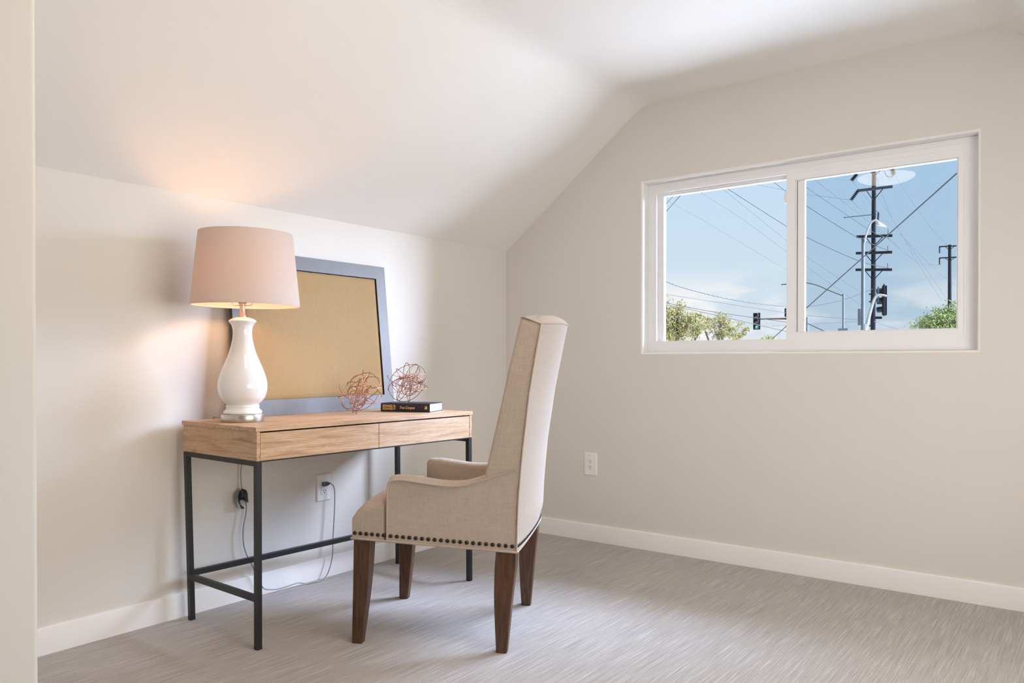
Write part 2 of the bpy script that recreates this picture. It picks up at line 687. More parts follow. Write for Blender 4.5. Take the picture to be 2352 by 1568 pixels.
m = MB()
m.add([(-0.1, YB - 0.1, 0), (XR + 0.1, YB - 0.1, 0), (XR + 0.1, 0.14, 0), (-0.1, 0.14, 0)], [[0, 1, 2, 3]])
m.add([(-0.1, YB - 0.1, -0.25), (XR + 0.1, YB - 0.1, -0.25), (XR + 0.1, 0.14, -0.25), (-0.1, 0.14, -0.25)], [[3, 2, 1, 0]])
struct(m.build('floor', M['carpet'], fix=False))


def gable_profile():
    pts = [(0.0, HK)]
    rad = 0.22

    def fillet(a, b, c, r):
        a, b, c = Vector(a), Vector(b), Vector(c)
        d1, d2 = (a - b).normalized(), (c - b).normalized()
        ang = d1.angle(d2)
        t = r / math.tan(ang / 2)
        p1, p2 = b + d1 * t, b + d2 * t
        ctr = b + (d1 + d2).normalized() * (r / math.sin(ang / 2))
        a1 = math.atan2(p1.y - ctr.y, p1.x - ctr.x)
        a2 = math.atan2(p2.y - ctr.y, p2.x - ctr.x)
        if a2 - a1 > PI:
            a2 -= 2 * PI
        if a1 - a2 > PI:
            a1 -= 2 * PI
        return [(ctr.x + r * math.cos(a1 + (a2 - a1) * k / 8), ctr.y + r * math.sin(a1 + (a2 - a1) * k / 8)) for k in range(9)]

    pts += fillet((0, HK), (XC0, HC), (XC1, HC), rad)
    pts += fillet((XC0, HC), (XC1, HC), (XR, HK), rad)
    pts.append((XR, HK))
    return pts


PROF = gable_profile()
m = MB()
rings = []
for y in (YB - 0.1, 0.13):
    rings.append([(x, y, z) for x, z in PROF] + [(XR + 0.1, y, HK), (XR + 0.1, y, HC + 0.25), (-0.1, y, HC + 0.25), (-0.1, y, HK)])
m.loft(rings)
struct(m.build('ceiling', M['ceil'], smooth=25))

m = MB()
m.box(-0.1, 0.0, YB - 0.1, 0.13, -0.02, HK)
struct(m.build('wall_left', M['wall']))
m = MB()
SY0, SY1, SZ0, SZ1 = -2.60, -1.00, 0.50, 1.44       # opening of the added side window, out of view
m.box(XR, XR + 0.1, YB - 0.1, SY0, -0.02, HK)
m.box(XR, XR + 0.1, SY1, 0.13, -0.02, HK)
m.box(XR, XR + 0.1, SY0, SY1, -0.02, SZ0)
m.box(XR, XR + 0.1, SY0, SY1, SZ1, HK)
struct(m.build('wall_right', M['wall']))
m = MB()
m.box(-0.1, XR + 0.1, YB - 0.1, YB, -0.02, HC + 0.1)
struct(m.build('wall_back', M['wall']))

# partition whose far corner closes the left of the picture
m = MB()
m.box(-0.02, 1.0, YB, -2.957, -0.02, HC + 0.06, 0.012, 4)
struct(m.build('wall_near', M['wall'], smooth=40))

# gable wall with the window opening, bullnosed drywall returns
m = MB()
rb = 0.010
dep = 0.13
outer = [(-0.1, -0.02), (XR + 0.1, -0.02), (XR + 0.1, HC + 0.1), (-0.1, HC + 0.1)]


def rect(i):
    return [(WX0 - i, WZ0 - i), (WX1 + i, WZ0 - i), (WX1 + i, WZ1 + i), (WX0 - i, WZ1 + i)]


m.loft([[(x, 0.0, z) for x, z in outer], [(x, 0.0, z) for x, z in rect(rb)]], caps=False)
m.cur = 1
rings = []
for k in range(6):
    a = k / 5 * PI / 2
    rings.append([(x, rb * (1 - math.cos(a)), z) for x, z in rect(rb * (1 - math.sin(a)))])
m.loft(rings, caps=False)
m.loft([[(x, rb, z) for x, z in rect(0)], [(x, dep, z) for x, z in rect(0)]], caps=False)
m.cur = 0
m.loft([[(x, dep, z) for x, z in rect(0)], [(x, dep, z) for x, z in outer], [(x, 0.0, z) for x, z in outer]], caps=False)
o = m.build('wall_window', [M['wall'], M['trim']], smooth=35)
struct(o)


def baseboard(name, p0, p1, nrm):
    hb, t = 0.093, 0.013
    prof = [(0.0, 0.0), (t, 0.0), (t, hb - 0.006), (t - 0.0015, hb - 0.002), (t - 0.005, hb), (0.0, hb)]
    d = Vector(nrm)
    mm = MB()
    mm.loft([[(p[0] + d.x * a, p[1] + d.y * a, z) for a, z in prof] for p in (p0, p1)])
    return struct(mm.build(name, M['trim'], smooth=50))


baseboard('baseboard_left', (0, -2.957), (0, -0.0), (1, 0))
baseboard('baseboard_window', (0.013, 0), (XR, 0), (0, -1))
baseboard('baseboard_right', (XR, YB), (XR, -0.013), (-1, 0))


# ------------------------------------------------------------------ the window
def make_window():
    y0 = 0.058
    m = MB()
    m.ring(WX0 + 0.001, WX1 - 0.001, WZ0 + 0.001, WZ1 - 0.001, 0.024, 0.028, 0.028, 0.022, y0, 0.128)
    m.ring(WX0 + 0.025, WX1 - 0.029, WZ0 + 0.029, WZ1 - 0.023, 0.024, 0.026, 0.031, 0.023, y0 + 0.0035, 0.128)
    win = m.build('window_1', M['vinyl'])
    struct(win)
    # fixed light on the left, set deeper
    m = MB()
    m.ring(0.956, 1.70, 1.088, 1.885, 0.017, 0.040, 0.004, 0.014, y0 + 0.030, 0.120)
    m.ring(0.970, 1.70, 1.090, 1.873, 0.016, 0.030, 0.004, 0.008, y0 + 0.036, 0.118)
    m.build('fixed_sash', M['vinyl'], win)
    m = MB()
    m.box(0.98, 1.69, y0 + 0.044, y0 + 0.048, 1.092, 1.868)
    m.build('glass_pane', M['glass'], win)
    # sliding sash on the right
    m = MB()
    m.ring(1.641, 2.384, 1.091, 1.883, 0.040, 0.028, 0.036, 0.034, y0 + 0.006, y0 + 0.036)
    m.ring(1.6815, 2.3555, 1.1275, 1.8485, 0.006, 0.005, 0.004, 0.004, y0 + 0.012, y0 + 0.036)
    sash = m.build('sliding_sash', M['vinyl'], win)
    m = MB()
    m.box(1.6875, 1.6892, y0 + 0.0125, y0 + 0.018, 1.128, 1.845)
    m.build('gasket', M['frame_grey'], sash)
    m = MB()
    m.box(1.6895, 1.724, y0 + 0.013, y0 + 0.034, 1.1315, 1.8445, 0.003)
    m.build('glazing_bead', M['vinyl'], sash)
    m = MB()
    m.box(1.685, 2.353, y0 + 0.022, y0 + 0.026, 1.129, 1.847)
    m.build('glass_pane', M['glass'], win)
    m = MB()
    m.add([(1.70, 0.122, 1.10), (2.36, 0.122, 1.10), (2.36, 0.122, 1.87), (1.70, 0.122, 1.87)], [[0, 1, 2, 3]])
    m.build('insect_screen', M['screen'], win)
    # latch lever on the meeting stile
    m = MB()
    m.box(1.6315, 1.6412, y0 + 0.008, y0 + 0.026, 1.745, 1.800, 0.002)
    m.box(1.628, 1.634, y0 + 0.010, y0 + 0.020, 1.760, 1.797, 0.002)
    m.build('latch', M['vinyl'], win)
    return win


make_window()

# daylight enters by the window: guide the sky's samples through it
pl = bpy.data.lights.new('window_daylight', 'AREA')
pl.shape = 'RECTANGLE'
pl.size = WX1 - WX0
pl.size_y = WZ1 - WZ0
pl.cycles.is_portal = True
po = bpy.data.objects.new('window_daylight', pl)
COL.objects.link(po)
po.location = ((WX0 + WX1) / 2, 0.135, (WZ0 + WZ1) / 2)
po.rotation_euler = (R(-90), 0, 0)


# unseen side window added in the right wall to carry a fill light
m = MB()
m.ring(SY0, SY1, SZ0, SZ1, 0.045, 0.045, 0.045, 0.045, 0.03, 0.085)
m.v = [(XR + d, y, z) for y, d, z in m.v]
o = struct(m.build('added_side_window', M['vinyl']))
m = MB()
m.box(XR + 0.05, XR + 0.054, SY0 + 0.04, SY1 - 0.04, SZ0 + 0.04, SZ1 - 0.04)
m.build('glass_pane', M['glass'], o)
m = MB()
m.box(XR + 0.022, XR + 0.026, SY0 + 0.002, SY1 - 0.002, SZ0 + 0.002, SZ1 - 0.002)
m.build('light_blocker', M['plate'], o)  # opaque sheet added to keep the bright sky lobe out
al = bpy.data.lights.new('side_fill_light', 'AREA')  # fill lamp added on the room side of the sheet to brighten the room
al.shape = 'RECTANGLE'
al.size = SY1 - SY0
al.size_y = SZ1 - SZ0
al.energy = SIDE_FILL_W
al.color = (1.0, 0.985, 0.95)
ao = bpy.data.objects.new('side_fill_light', al)
COL.objects.link(ao)
ao.location = (XR + 0.018, (SY0 + SY1) / 2, (SZ0 + SZ1) / 2)
ao.rotation_euler = (R(90), 0, R(90))


# ------------------------------------------------------------------ ceiling lamp of the room (above the frame, seen only as a glint in the pane)
def make_ceiling_lamp():
    emit('dome', 'lit opal glass', (1.0, 0.78, 0.55, 1), CEILING_LAMP)
    t = thing('ceiling_light', 'round warm flush ceiling light mirrored in the right window pane', 'ceiling light', (1.60, -2.2, HC))
    m = MB()
    m.lathe([(0.195, -0.001), (0.205, -0.006), (0.205, -0.028), (0.190, -0.030)], n=48)
    m.build('rim', M['nickel'], t, 40)
    m = MB()
    m.lathe([(0.188 * math.cos(a), -0.0305 - 0.05 * math.sin(a)) for a in [k / 10 * PI / 2 * 0.98 for k in range(11)]], n=48)
    m.build('diffuser', M['dome'], t, 60)


make_ceiling_lamp()


# ------------------------------------------------------------------ wall outlets
def make_outlet(label, c, rz):
    """local: x along the wall, -y out of the wall"""
    t = thing('wall_outlet', label, 'outlet', c, rz)
    w, h = 0.080, 0.124
    m = MB()
    m.loft([[(sx * (w / 2 - i), -d, sz * (h / 2 - i)) for sx, sz in ((-1, -1), (1, -1), (1, 1), (-1, 1))] for i, d in ((0, 0), (0, 0.003), (0.004, 0.0065))])
    m.build('plate', M['plate'], t, 30)
    m = MB()
    m.box(-0.0165, 0.0165, -0.0082, -0.006, -0.034, 0.034, 0.0008)
    r = m.build('receptacle', M['plate'], t)
    for dz in (0.0165, -0.0165):
        for dx, hh in ((-0.0062, 0.0085), (0.0062, 0.0068)):
            s = MB()
            s.box(dx - 0.0011, dx + 0.0011, -0.0086, -0.0080, dz + 0.003 - hh / 2, dz + 0.003 + hh / 2)
            s.build('slot', M['slot'], r)
        s = MB()
        s.tube([(0, -0.0078, dz - 0.0075), (0, -0.0086, dz - 0.0075)], 0.0025, 12)
        s.build('ground_hole', M['slot'], r)
    for dz in (0.048, -0.048):
        s = MB()
        s.tube([(0, -0.006, dz), (0, -0.0072, dz)], 0.0028, 12)
        s.build('screw', M['screw'], t)
    return t


make_outlet('white wall outlet under the window with nothing plugged in', (0.592, 0.0, 0.423), 0)
make_outlet('white wall outlet behind the desk with a dark plug in it', (0.0, -1.372, 0.4135), R(90))


# ------------------------------------------------------------------ desk
DESK_RZ = R(90 - 1.68)
DESK_O = Vector((0.548, -2.098, 0))
DW, DD, DH = 1.096, 0.495, 0.765


def desk_pt(a, b, z):
    return DESK_O + Matrix.Rotation(DESK_RZ, 3, 'Z') @ Vector((a, b, z))


def make_desk():
    t = thing('desk', 'light oak writing desk with two drawers on a black metal frame', 'desk', DESK_O, DESK_RZ)
    m = MB()
    m.box(-0.005, DW + 0.005, -0.003, DD, 0.7495, DH, 0.0012)
    m.build('desktop', M['oak_len'], t)
    # carcass
    m = MB()
    m.box(0.0, 0.0135, 0.0, DD - 0.004, 0.6485, 0.7490, 0.0008)
    m.build('end_panel', M['oak_side'], t)
    m = MB()
    m.box(DW - 0.0135, DW, 0.0, DD - 0.004, 0.6485, 0.7490, 0.0008)
    m.build('end_panel', M['oak_side'], t)
    m = MB()
    m.box(0.0140, DW - 0.014, DD - 0.016, DD - 0.005, 0.6485, 0.7490)
    m.build('back_panel', M['oak_len'], t)
    m = MB()
    m.box(0.0140, DW - 0.014, 0.02, DD - 0.017, 0.6500, 0.6560)
    m.build('bottom_panel', M['oak_len'], t)
    m = MB()
    m.box(DW / 2 - 0.006, DW / 2 + 0.006, 0.022, DD - 0.017, 0.6565, 0.7485)
    m.build('divider', M['black_metal'], t)
    for x0, x1 in ((0.0150, DW / 2 - 0.0012), (DW / 2 + 0.0012, DW - 0.0150)):
        m = MB()
        m.box(x0, x1, 0.001, 0.018, 0.6485, 0.7445, 0.0010)
        d = m.build('drawer', M['oak_len'], t)
        s = MB()
        s.box(x0 + 0.015, x1 - 0.015, 0.0182, DD - 0.03, 0.660, 0.735)
        s.build('drawer_box', M['oak_side'], d)
    # frame
    s = 0.0195
    lean = {(0, 0): (0.0, 0.0), (0, 1): (0.016, 0.0), (1, 0): (0.004, 0.0), (1, 1): (0.006, 0.0)}
    for ix in (0, 1):
        for iy in (0, 1):
            x0 = 0.0 if ix == 0 else DW - s
            y0 = 0.0 if iy == 0 else DD - s - 0.004
            lx, ly = lean[(ix, iy)]
            rings = []
            for z, k in ((0.0, 1.0), (0.003, 1.0), (0.640, 0.0), (0.648, 0.0)):
                e = 0.0
                rings.append([(x0 + lx * k, y0 + ly * k, z), (x0 + s + lx * k, y0 + ly * k, z), (x0 + s + lx * k, y0 + s + ly * k, z), (x0 + lx * k, y0 + s + ly * k, z)])
            m = MB()
            m.loft(rings)
            m.build('leg', M['black_metal'], t)
    for ix in (0, 1):
        x0 = 0.0 if ix == 0 else DW - s
        m = MB()
        m.box(x0 + 0.0002, x0 + s - 0.0002, s, DD - s - 0.004, 0.630, 0.6480, 0.0008)
        m.build('top_rail', M['black_metal'], t)
        m = MB()
        m.box(x0 + 0.002 + 0.004 * (1 - ix), x0 + s - 0.002 + 0.004 * (1 - ix), s, DD - s - 0.004, 0.160, 0.182, 0.0008)
        m.build('side_stretcher', M['black_metal'], t)
    m = MB()
    m.box(s, DW - s, 0.001, 0.016, 0.6440, 0.6480)
    m.build('front_rail', M['black_metal'], t)
    m = MB()
    m.box(s, DW - s, DD - s - 0.003, DD - 0.005, 0.168, 0.190, 0.0008)
    m.build('back_stretcher', M['black_metal'], t)
    for z in (0.205, 0.150):
        b = MB()
        b.tube([(s + 0.009, DD - 0.014, z), (s + 0.0135, DD - 0.014, z)], 0.005, 10)
        b.build('bolt', M['black_metal'], t)
    return t


make_desk()


# ------------------------------------------------------------------ table lamp
def make_lamp():
    q = 0.000534                         # metres to one reading of the profile
    loc = Vector((0.270, -1.968, DH + 0.0006))
    t = thing('table_lamp', 'lit white ceramic table lamp with a beige drum shade on the desk', 'lamp', loc)
    m = MB()
    m.lathe([(0.0765, 0.0), (0.0775, 0.002), (0.0775, 0.0255), (0.0765, 0.0275), (0.072, 0.028)], n=64)
    m.build('base', M['nickel'], t, 35)
    prof = [(1414, 128), (1408, 131), (1398, 131), (1388, 124), (1378, 114), (1370, 112), (1364, 113), (1358, 114), (1350, 110),
            (1340, 116), (1325, 132), (1300, 150), (1270, 161), (1240, 167), (1215, 168), (1180, 164), (1150, 157), (1100, 140), (1050, 119),
            (1000, 98), (950, 82), (900, 70.5), (870, 66), (835, 65), (800, 70), (782, 80), (770, 90), (764, 94.5), (757, 92), (748, 80),
            (740, 62), (735, 45), (733, 26)]
    pp = smooth_path([(r * q, 0, (1466 - y) * q) for y, r in prof], 3)
    m = MB()
    m.lathe([(p.x, p.z) for p in pp], n=72)
    m.build('body', M['ceramic'], t, 60)
    m = MB()
    m.lathe([(27 * q, 733 * 0), (27 * q, 0.003), (20 * q, 0.012), (18 * q, 0.03), (18 * q, 0.046), (22 * q, 0.047), (22 * q, 0.052), (14 * q, 0.053)], (0, 0, (1466 - 734) * q), 32)
    nk = m.build('neck', M['nickel'], t, 40)
    m = MB()
    m.lathe([(0.015, 0), (0.0155, 0.002), (0.0155, 0.048), (0.0125, 0.055)], (0, 0, (1466 - 734) * q + 0.053), 24)
    m.build('socket', M['frame_edge'], t, 40)
    z0 = (1466 - 655) * q + 0.003
    ztop = (1466 - 150) * q
    m = MB()
    pts = [(0.0, -0.008, z0), (0, -0.030, z0), (0, -0.039, z0 + 0.010), (0, -0.042, z0 + 0.03), (0, -0.055, z0 + 0.10), (0, -0.052, z0 + 0.17), (0, -0.030, z0 + 0.235), (0, 0, z0 + 0.25),
           (0, 0.030, z0 + 0.235), (0, 0.052, z0 + 0.17), (0, 0.055, z0 + 0.10), (0, 0.042, z0 + 0.03), (0, 0.039, z0 + 0.010), (0, 0.030, z0), (0, 0.008, z0)]
    cs, sn = math.cos(YAW), math.sin(YAW)
    m.tube(smooth_path([(y * cs, y * sn, z) for _, y, z in pts], 5), 0.0018, 8)
    m.build('harp', M['nickel'], t, 60)
    # bulb
    emit('bulb', 'lit bulb', (1.0, 0.53, 0.27, 1), TABLE_LAMP)
    m = MB()
    zb = (1466 - 734) * q + 0.10
    m.lathe([(0.013, 0), (0.014, 0.012), (0.022, 0.032), (0.029, 0.05), (0.030, 0.062), (0.026, 0.078), (0.015, 0.089), (0.004, 0.092)], (0, 0, zb), 24)
    m.build('bulb', M['bulb'], t, 60)
    # shade, a little off centre and tilted as in the photo
    rb_, rt_ = 0.1965, 0.1690
    zsb, zst = (1466 - 655) * q, (1466 - 146) * q
    m = MB()
    th = 0.0012
    m.lathe([(rb_, zsb), (rb_ + 0.0008, zsb + 0.004), (rb_, zsb + 0.008), (rt_ + 0.0008, zst - 0.006), (rt_, zst), (rt_ - th, zst), (rb_ - th, zsb)], n=96, caps=False)
    sh = m.build('lamp_shade', M['shade'], t, 40)
    sh.location = (0.008, 0.006, 0)
    sh.rotation_euler = (R(0.0), R(0.6), 0)
    m = MB()
    for r, z in ((rb_ - 0.002, zsb + 0.003), (rt_ - 0.003, zst - 0.003)):
        m = MB()
        m.tube([(r * math.cos(a), r * math.sin(a), z) for a in [2 * PI * k / 64 for k in range(64)]], 0.0013, 6, closed=True)
        m.build('shade_ring', M['plate'], sh, 60)
    m = MB()
    for k in range(3):
        a = 2 * PI * k / 3 + 0.4
        m.tube([(0, 0, zst - 0.02), ((rt_ - 0.003) * math.cos(a), (rt_ - 0.003) * math.sin(a), zst - 0.004)], 0.0013, 6)
    m.build('spider', M['nickel'], sh, 60)
    # cord: down behind the desk, over the floor and up to the outlet
    W = lambda px, py, x: onx(px, py, x) - loc
    cord = [Vector((-0.076, -0.01, 0.006)), Vector((-0.16, 0.01, 0.004)), Vector((-0.228, 0.02, 0.003)), Vector((-0.240, 0.04, -0.03)), W(551, 1040, 0.022), W(553, 1090, 0.022), W(556, 1125, 0.028), W(565, 1155, 0.030), W(565, 1178, 0.030), W(559, 1210, 0.030),
            W(559, 1245, 0.032), W(566, 1272, 0.034), W(578, 1296, 0.034), W(590, 1322, 0.034), W(601, 1345, 0.034), W(612, 1353, 0.035), W(640, 1352, 0.036), W(672, 1342, 0.036), W(686, 1338, 0.036), W(706, 1341, 0.040), W(722, 1344, 0.045),
            W(738, 1336, 0.045), W(752, 1318, 0.042), W(763, 1280, 0.038), W(765, 1230, 0.035), W(768, 1180, 0.034), W(769, 1140, 0.033), W(767, 1118, 0.034), W(758, 1109, 0.034)]
    cord = [Vector((p.x, p.y, max(p.z, 0.0035 - DH) if i > 4 else p.z)) for i, p in enumerate(cord)]
    m = MB()
    m.tube(smooth_path(cord, 6), 0.0026, 8)
    m.build('cord', M['cord'], t, 60)
    pc = Vector((0.0, -1.372, 0.4135 + 0.0165)) - loc
    m = MB()
    m.box(pc.x + 0.0088, pc.x + 0.022, pc.y - 0.015, pc.y + 0.014, pc.z - 0.011, pc.z + 0.010, 0.004)
    m.tube([pc + Vector((0.016, 0.0, 0)), pc + Vector((0.026, 0.012, 0.001)), cord[-1]], [0.0085, 0.007, 0.0035], 10)
    m.build('plug', M['plug'], t, 60)
    # black wrap hooked over the cord
    m = MB()
    pts = [(556.5, 1121), (566, 1125), (569, 1131), (571, 1155), (562, 1150), (556, 1148), (549.5, 1150), (553, 1161), (561, 1168), (554, 1169), (546.5, 1151), (546, 1138), (549, 1129)]
    rings = []
    for x, sc_ in ((0.020, 1.0), (0.034, 1.0), (0.042, 0.97), (0.046, 0.88)):
        P = [W(px, py, x) for px, py in pts]
        ctr = W(557, 1143, x)
        rings.append([ctr + (p - ctr) * sc_ for p in P])
    m.loft(rings)
    m.build('cord_wrap', M['black_plastic'], t, 50)
    return t


make_lamp()


# ------------------------------------------------------------------ framed burlap board leaning on the wall
def make_board():
    lean = R(6)
    t = thing('framed_board', 'grey framed burlap board leaning on the wall behind the lamp', 'board', (0.105, -1.449, DH + 0.0008))
    t.rotation_euler = (0, -lean, 0)
    # local: +x out of the board, y along the wall, z up the board ; bottom front edge at the origin
    W, H, T = 0.854, 0.690, 0.020
    y0, y1 = -W / 2, W / 2
    z0 = 0.0
    fr = MB()
    sides = dict(l=0.058, r=0.0585, b=0.066, t=0.062)
    o = [(y0, z0), (y1, z0), (y1, z0 + H), (y0, z0 + H)]
    i = [(y0 + sides['l'], z0 + sides['b']), (y1 - sides['r'], z0 + sides['b']), (y1 - sides['r'], z0 + H - sides['t']), (y0 + sides['l'], z0 + H - sides['t'])]
    b = 0.0015
    names = ['bottom', 'right', 'top', 'left']
    vs = [(0, y, z) for y, z in o] + [(0, y, z) for y, z in i] + [(-T, y, z) for y, z in o] + [(-T, y, z) for y, z in i]
    for k in range(4):
        k2 = (k + 1) % 4
        fr.cur = 0
        fr.add([vs[k], vs[k2], vs[4 + k2], vs[4 + k], vs[8 + k], vs[8 + k2], vs[12 + k2], vs[12 + k]],
               [[0, 1, 2, 3], [7, 6, 5, 4], [0, 3, 7, 4], [1, 5, 6, 2]])
        fr.cur = 1 if k != 1 else 0
        fr.add([vs[k], vs[k2], vs[8 + k2], vs[8 + k]], [[0, 3, 2, 1]])
        fr.cur = 1
        fr.add([vs[4 + k], vs[4 + k2], vs[12 + k2], vs[12 + k]], [[0, 1, 2, 3]])
    fr.build('frame', [M['frame_grey'], M['frame_edge']], t)
    # burlap panel, softly padded, with a slightly wavy cut edge
    m = MB()
    ny, nz = 60, 48
    iy0, iy1, iz0, iz1 = i[0][0], i[1][0], i[0][1], i[2][1]
    vs, fs = [], []
    for a in range(nz + 1):
        for c in range(ny + 1):
            u, w = c / ny, a / nz
            ed = min(u, 1 - u, w, 1 - w)
            wav = 0.0012 * noise.noise(Vector((u * 22, w * 22, 3)))
            gap_r, gap_t, gap_o = 0.0042, 0.0030, 0.001
            yy = iy0 + gap_o + (iy1 - gap_r - iy0 - gap_o) * u + (wav if u in (0, 1) else 0)
            zz = iz0 + gap_o + (iz1 - gap_t - iz0 - gap_o) * w + (wav if w in (0, 1) else 0)
            xx = -0.0075 + 0.0045 * min(1, ed / 0.02) ** 0.5
            vs.append((xx, yy, zz))
    for a in range(nz):
        for c in range(ny):
            k = a * (ny + 1) + c
            fs.append([k, k + 1, k + ny + 2, k + ny + 1])
    m.add(vs, fs)
    m.build('burlap_panel', M['burlap_board'], t, 60, fix=False)
    m = MB()
    m.box(-T + 0.001, -0.0135, iy0, iy1, iz0, iz1)
    m.build('backing', M['frame_edge'], t)
    return t


def mk_burlap_board():
    # same cloth, its threads running along the board's own axes (y and z)
    src = M['burlap'].copy()
    src.name = 'gold burlap cloth'
    M['burlap_board'] = src


mk_burlap_board()
make_board()


# ------------------------------------------------------------------ book
def text_mesh(s, size, mat, parent, name, shear=0.0, sx=1.0, bold=0.0, depth=0.0002):
    cu = bpy.data.curves.new('lettering', 'FONT')
    cu.body = s
    cu.size = size
    cu.shear = shear
    cu.offset = bold
    cu.extrude = depth
    cu.align_x = 'LEFT'
    cu.align_y = 'CENTER'
    tmp = bpy.data.objects.new('tmp', cu)
    COL.objects.link(tmp)
    bpy.context.view_layer.update()
    dg = bpy.context.evaluated_depsgraph_get()
    me = bpy.data.meshes.new_from_object(tmp.evaluated_get(dg))
    bpy.data.objects.remove(tmp)
    me.name = name
    xs = [v.co.x for v in me.vertices]
    for v in me.vertices:
        v.co.x = (v.co.x - min(xs)) * sx
    me.materials.clear()
    me.materials.append(mat)
    o = bpy.data.objects.new(name, me)
    COL.objects.link(o)
    o.parent = parent
    return o, (max(xs) - min(xs)) * sx


BOOK_M = Vector((0.4813, -1.173, DH))
BOOK_A = 0.3576
BL, BD, BH = 0.238, 0.155, 0.0385


def make_book():
    # local: x along the spine towards its right end, y away from the spine, origin at the spine's right end
    t = thing('book', 'dark navy hardcover book with gold spine lettering lying on the desk', 'book', BOOK_M, BOOK_A)
    m = MB()
    c = 0.003
    # cover: two boards and the rounded spine
    m.box(-BL, 0, 0.006, BD, 0.0, c, 0.0008)
    m.box(-BL, 0, 0.006, BD, BH - c, BH, 0.0008)
    prof = []
    for k in range(9):
        a = -1 + 2 * k / 8
        prof.append((0.0012 + 0.0018 * a ** 4, BH / 2 + a * BH / 2))
    rings = []
    for x in (-BL, 0.0):
        rings.append([(x, y, z) for y, z in prof] + [(x, y + 0.0035, min(max(z, 0.002), BH - 0.002)) for y, z in reversed(prof)])
    m.loft(rings)
    m.build('cover', M['bookcloth'], t, 40)
    m = MB()
    m.box(-BL + 0.004, -0.003, 0.0062, BD - 0.004, c, BH - c, 0.0006)
    m.build('pages', M['pages'], t)
    for s, size, x0, w, z, sh, bold in (('EDWARD M.', 0.0150, -BL + 0.010, 0.064, BH * 0.66, 0, 0.0004), ('KENNEDY', 0.0150, -BL + 0.010, 0.064, BH * 0.33, 0, 0.0003),
                                        ('True Compass', 0.0165, -BL + 0.094, 0.073, BH * 0.49, 0.35, 0.00035)):
        o, w0 = text_mesh(s, size, M['gold'], t, 'spine_lettering', sh, 1.0, bold)
        k = w / w0
        o.data.transform(Matrix.Diagonal((k, 1, 1, 1)))
        o.location = (x0, 0.0010, z)
        o.rotation_euler = (R(90), 0, 0)
    # publisher's mark: a small gold block with a dark stroke
    m = MB()
    x0 = -0.024
    m.box(x0, x0 + 0.0115, 0.0008, 0.0013, BH * 0.36, BH * 0.40)
    m.box(x0, x0 + 0.0115, 0.0008, 0.0013, BH * 0.40, BH * 0.46)
    m.box(x0, x0 + 0.005, 0.0008, 0.0013, BH * 0.46, BH * 0.53)
    m.box(x0 + 0.003, x0 + 0.010, 0.0008, 0.0013, BH * 0.53, BH * 0.60)
    m.box(x0 + 0.0075, x0 + 0.0115, 0.0008, 0.0013, BH * 0.46, BH * 0.70)
    m.box(x0, x0 + 0.0055, 0.0008, 0.0013, BH * 0.63, BH * 0.70)
    m.build('spine_emblem', M['gold'], t)
    return t


make_book()


# ------------------------------------------------------------------ twisted wire orbs
def make_orb(label, c, rad, seed, group):
    t = MB()
    rnd = random.Random(seed)
    loops = []
    for k in range(18):
        ax = Vector((rnd.gauss(0, 1), rnd.gauss(0, 1), rnd.gauss(0, 1))).normalized()
        if k < 6:
            r = rad * rnd.uniform(0.95, 0.99)
            off = Vector((0, 0, 0))
        else:
            r = rad * rnd.uniform(0.36, 0.72)
            d = Vector((rnd.gauss(0, 1), rnd.gauss(0, 1), rnd.gauss(-0.5, 0.8))).normalized()
            off = d * (rad - r) * rnd.uniform(0.2, 0.9)
        u = ax.orthogonal().normalized()
        v = ax.cross(u)
        e = rnd.uniform(0.93, 1.0) if k < 6 else rnd.uniform(0.7, 1.0)
        ph = rnd.uniform(0, 6.28)
        loops.append((u, v, ax, r, e, off, ph))
    lowest = 1e9
    geo = []
    for u, v, ax, r, e, off, ph in loops:
        n = max(110, int(2 * PI * r / 0.0022))
        turns = int(2 * PI * r / 0.0105)
        for st in (0, 1):
            pts = []
            for k in range(n):
                a = 2 * PI * k / n
                rr = r
                p = u * (math.cos(a + ph) * rr) + v * (math.sin(a + ph) * rr * e) + ax * ((0.04 if r > 0.9 * rad else 0.14) * r * math.sin(2 * a + ph)) + off
                lim = rad if r > 0.9 * rad else 0.93 * rad
                if p.length > lim:
                    p = p.normalized() * lim
                rd = (p - off).normalized()
                tw = turns * a + st * PI
                p = p + (rd * math.cos(tw) + ax * math.sin(tw)) * 0.00085
                lowest = min(lowest, p.z)
                pts.append(p)
            geo.append((st, pts))
    for st_, pts in geo:
        t.cur = st_
        t.tube(pts, 0.00092, 5, closed=True)
    o = t.build('wire_orb', [M['copper'], M['copper_shaded']], None, 80)
    o.location = (c[0], c[1], c[2] - lowest + 0.0012)
    return tag(o, label, 'decorative orb', group)


make_orb('copper twisted wire orb standing on the bare desk left of the book', (0.318, -1.428, DH), 0.097, 5, 'twisted wire orbs')
ob = BOOK_M + Matrix.Rotation(BOOK_A, 3, 'Z') @ Vector((-0.142, 0.078, BH))
make_orb('copper twisted wire orb sitting on top of the dark book', (ob.x, ob.y, ob.z), 0.097, 21, 'twisted wire orbs')


# ------------------------------------------------------------------ armchair
CH_RZ = R(207.2315)
CH_C = (0.864, -1.482, 0)


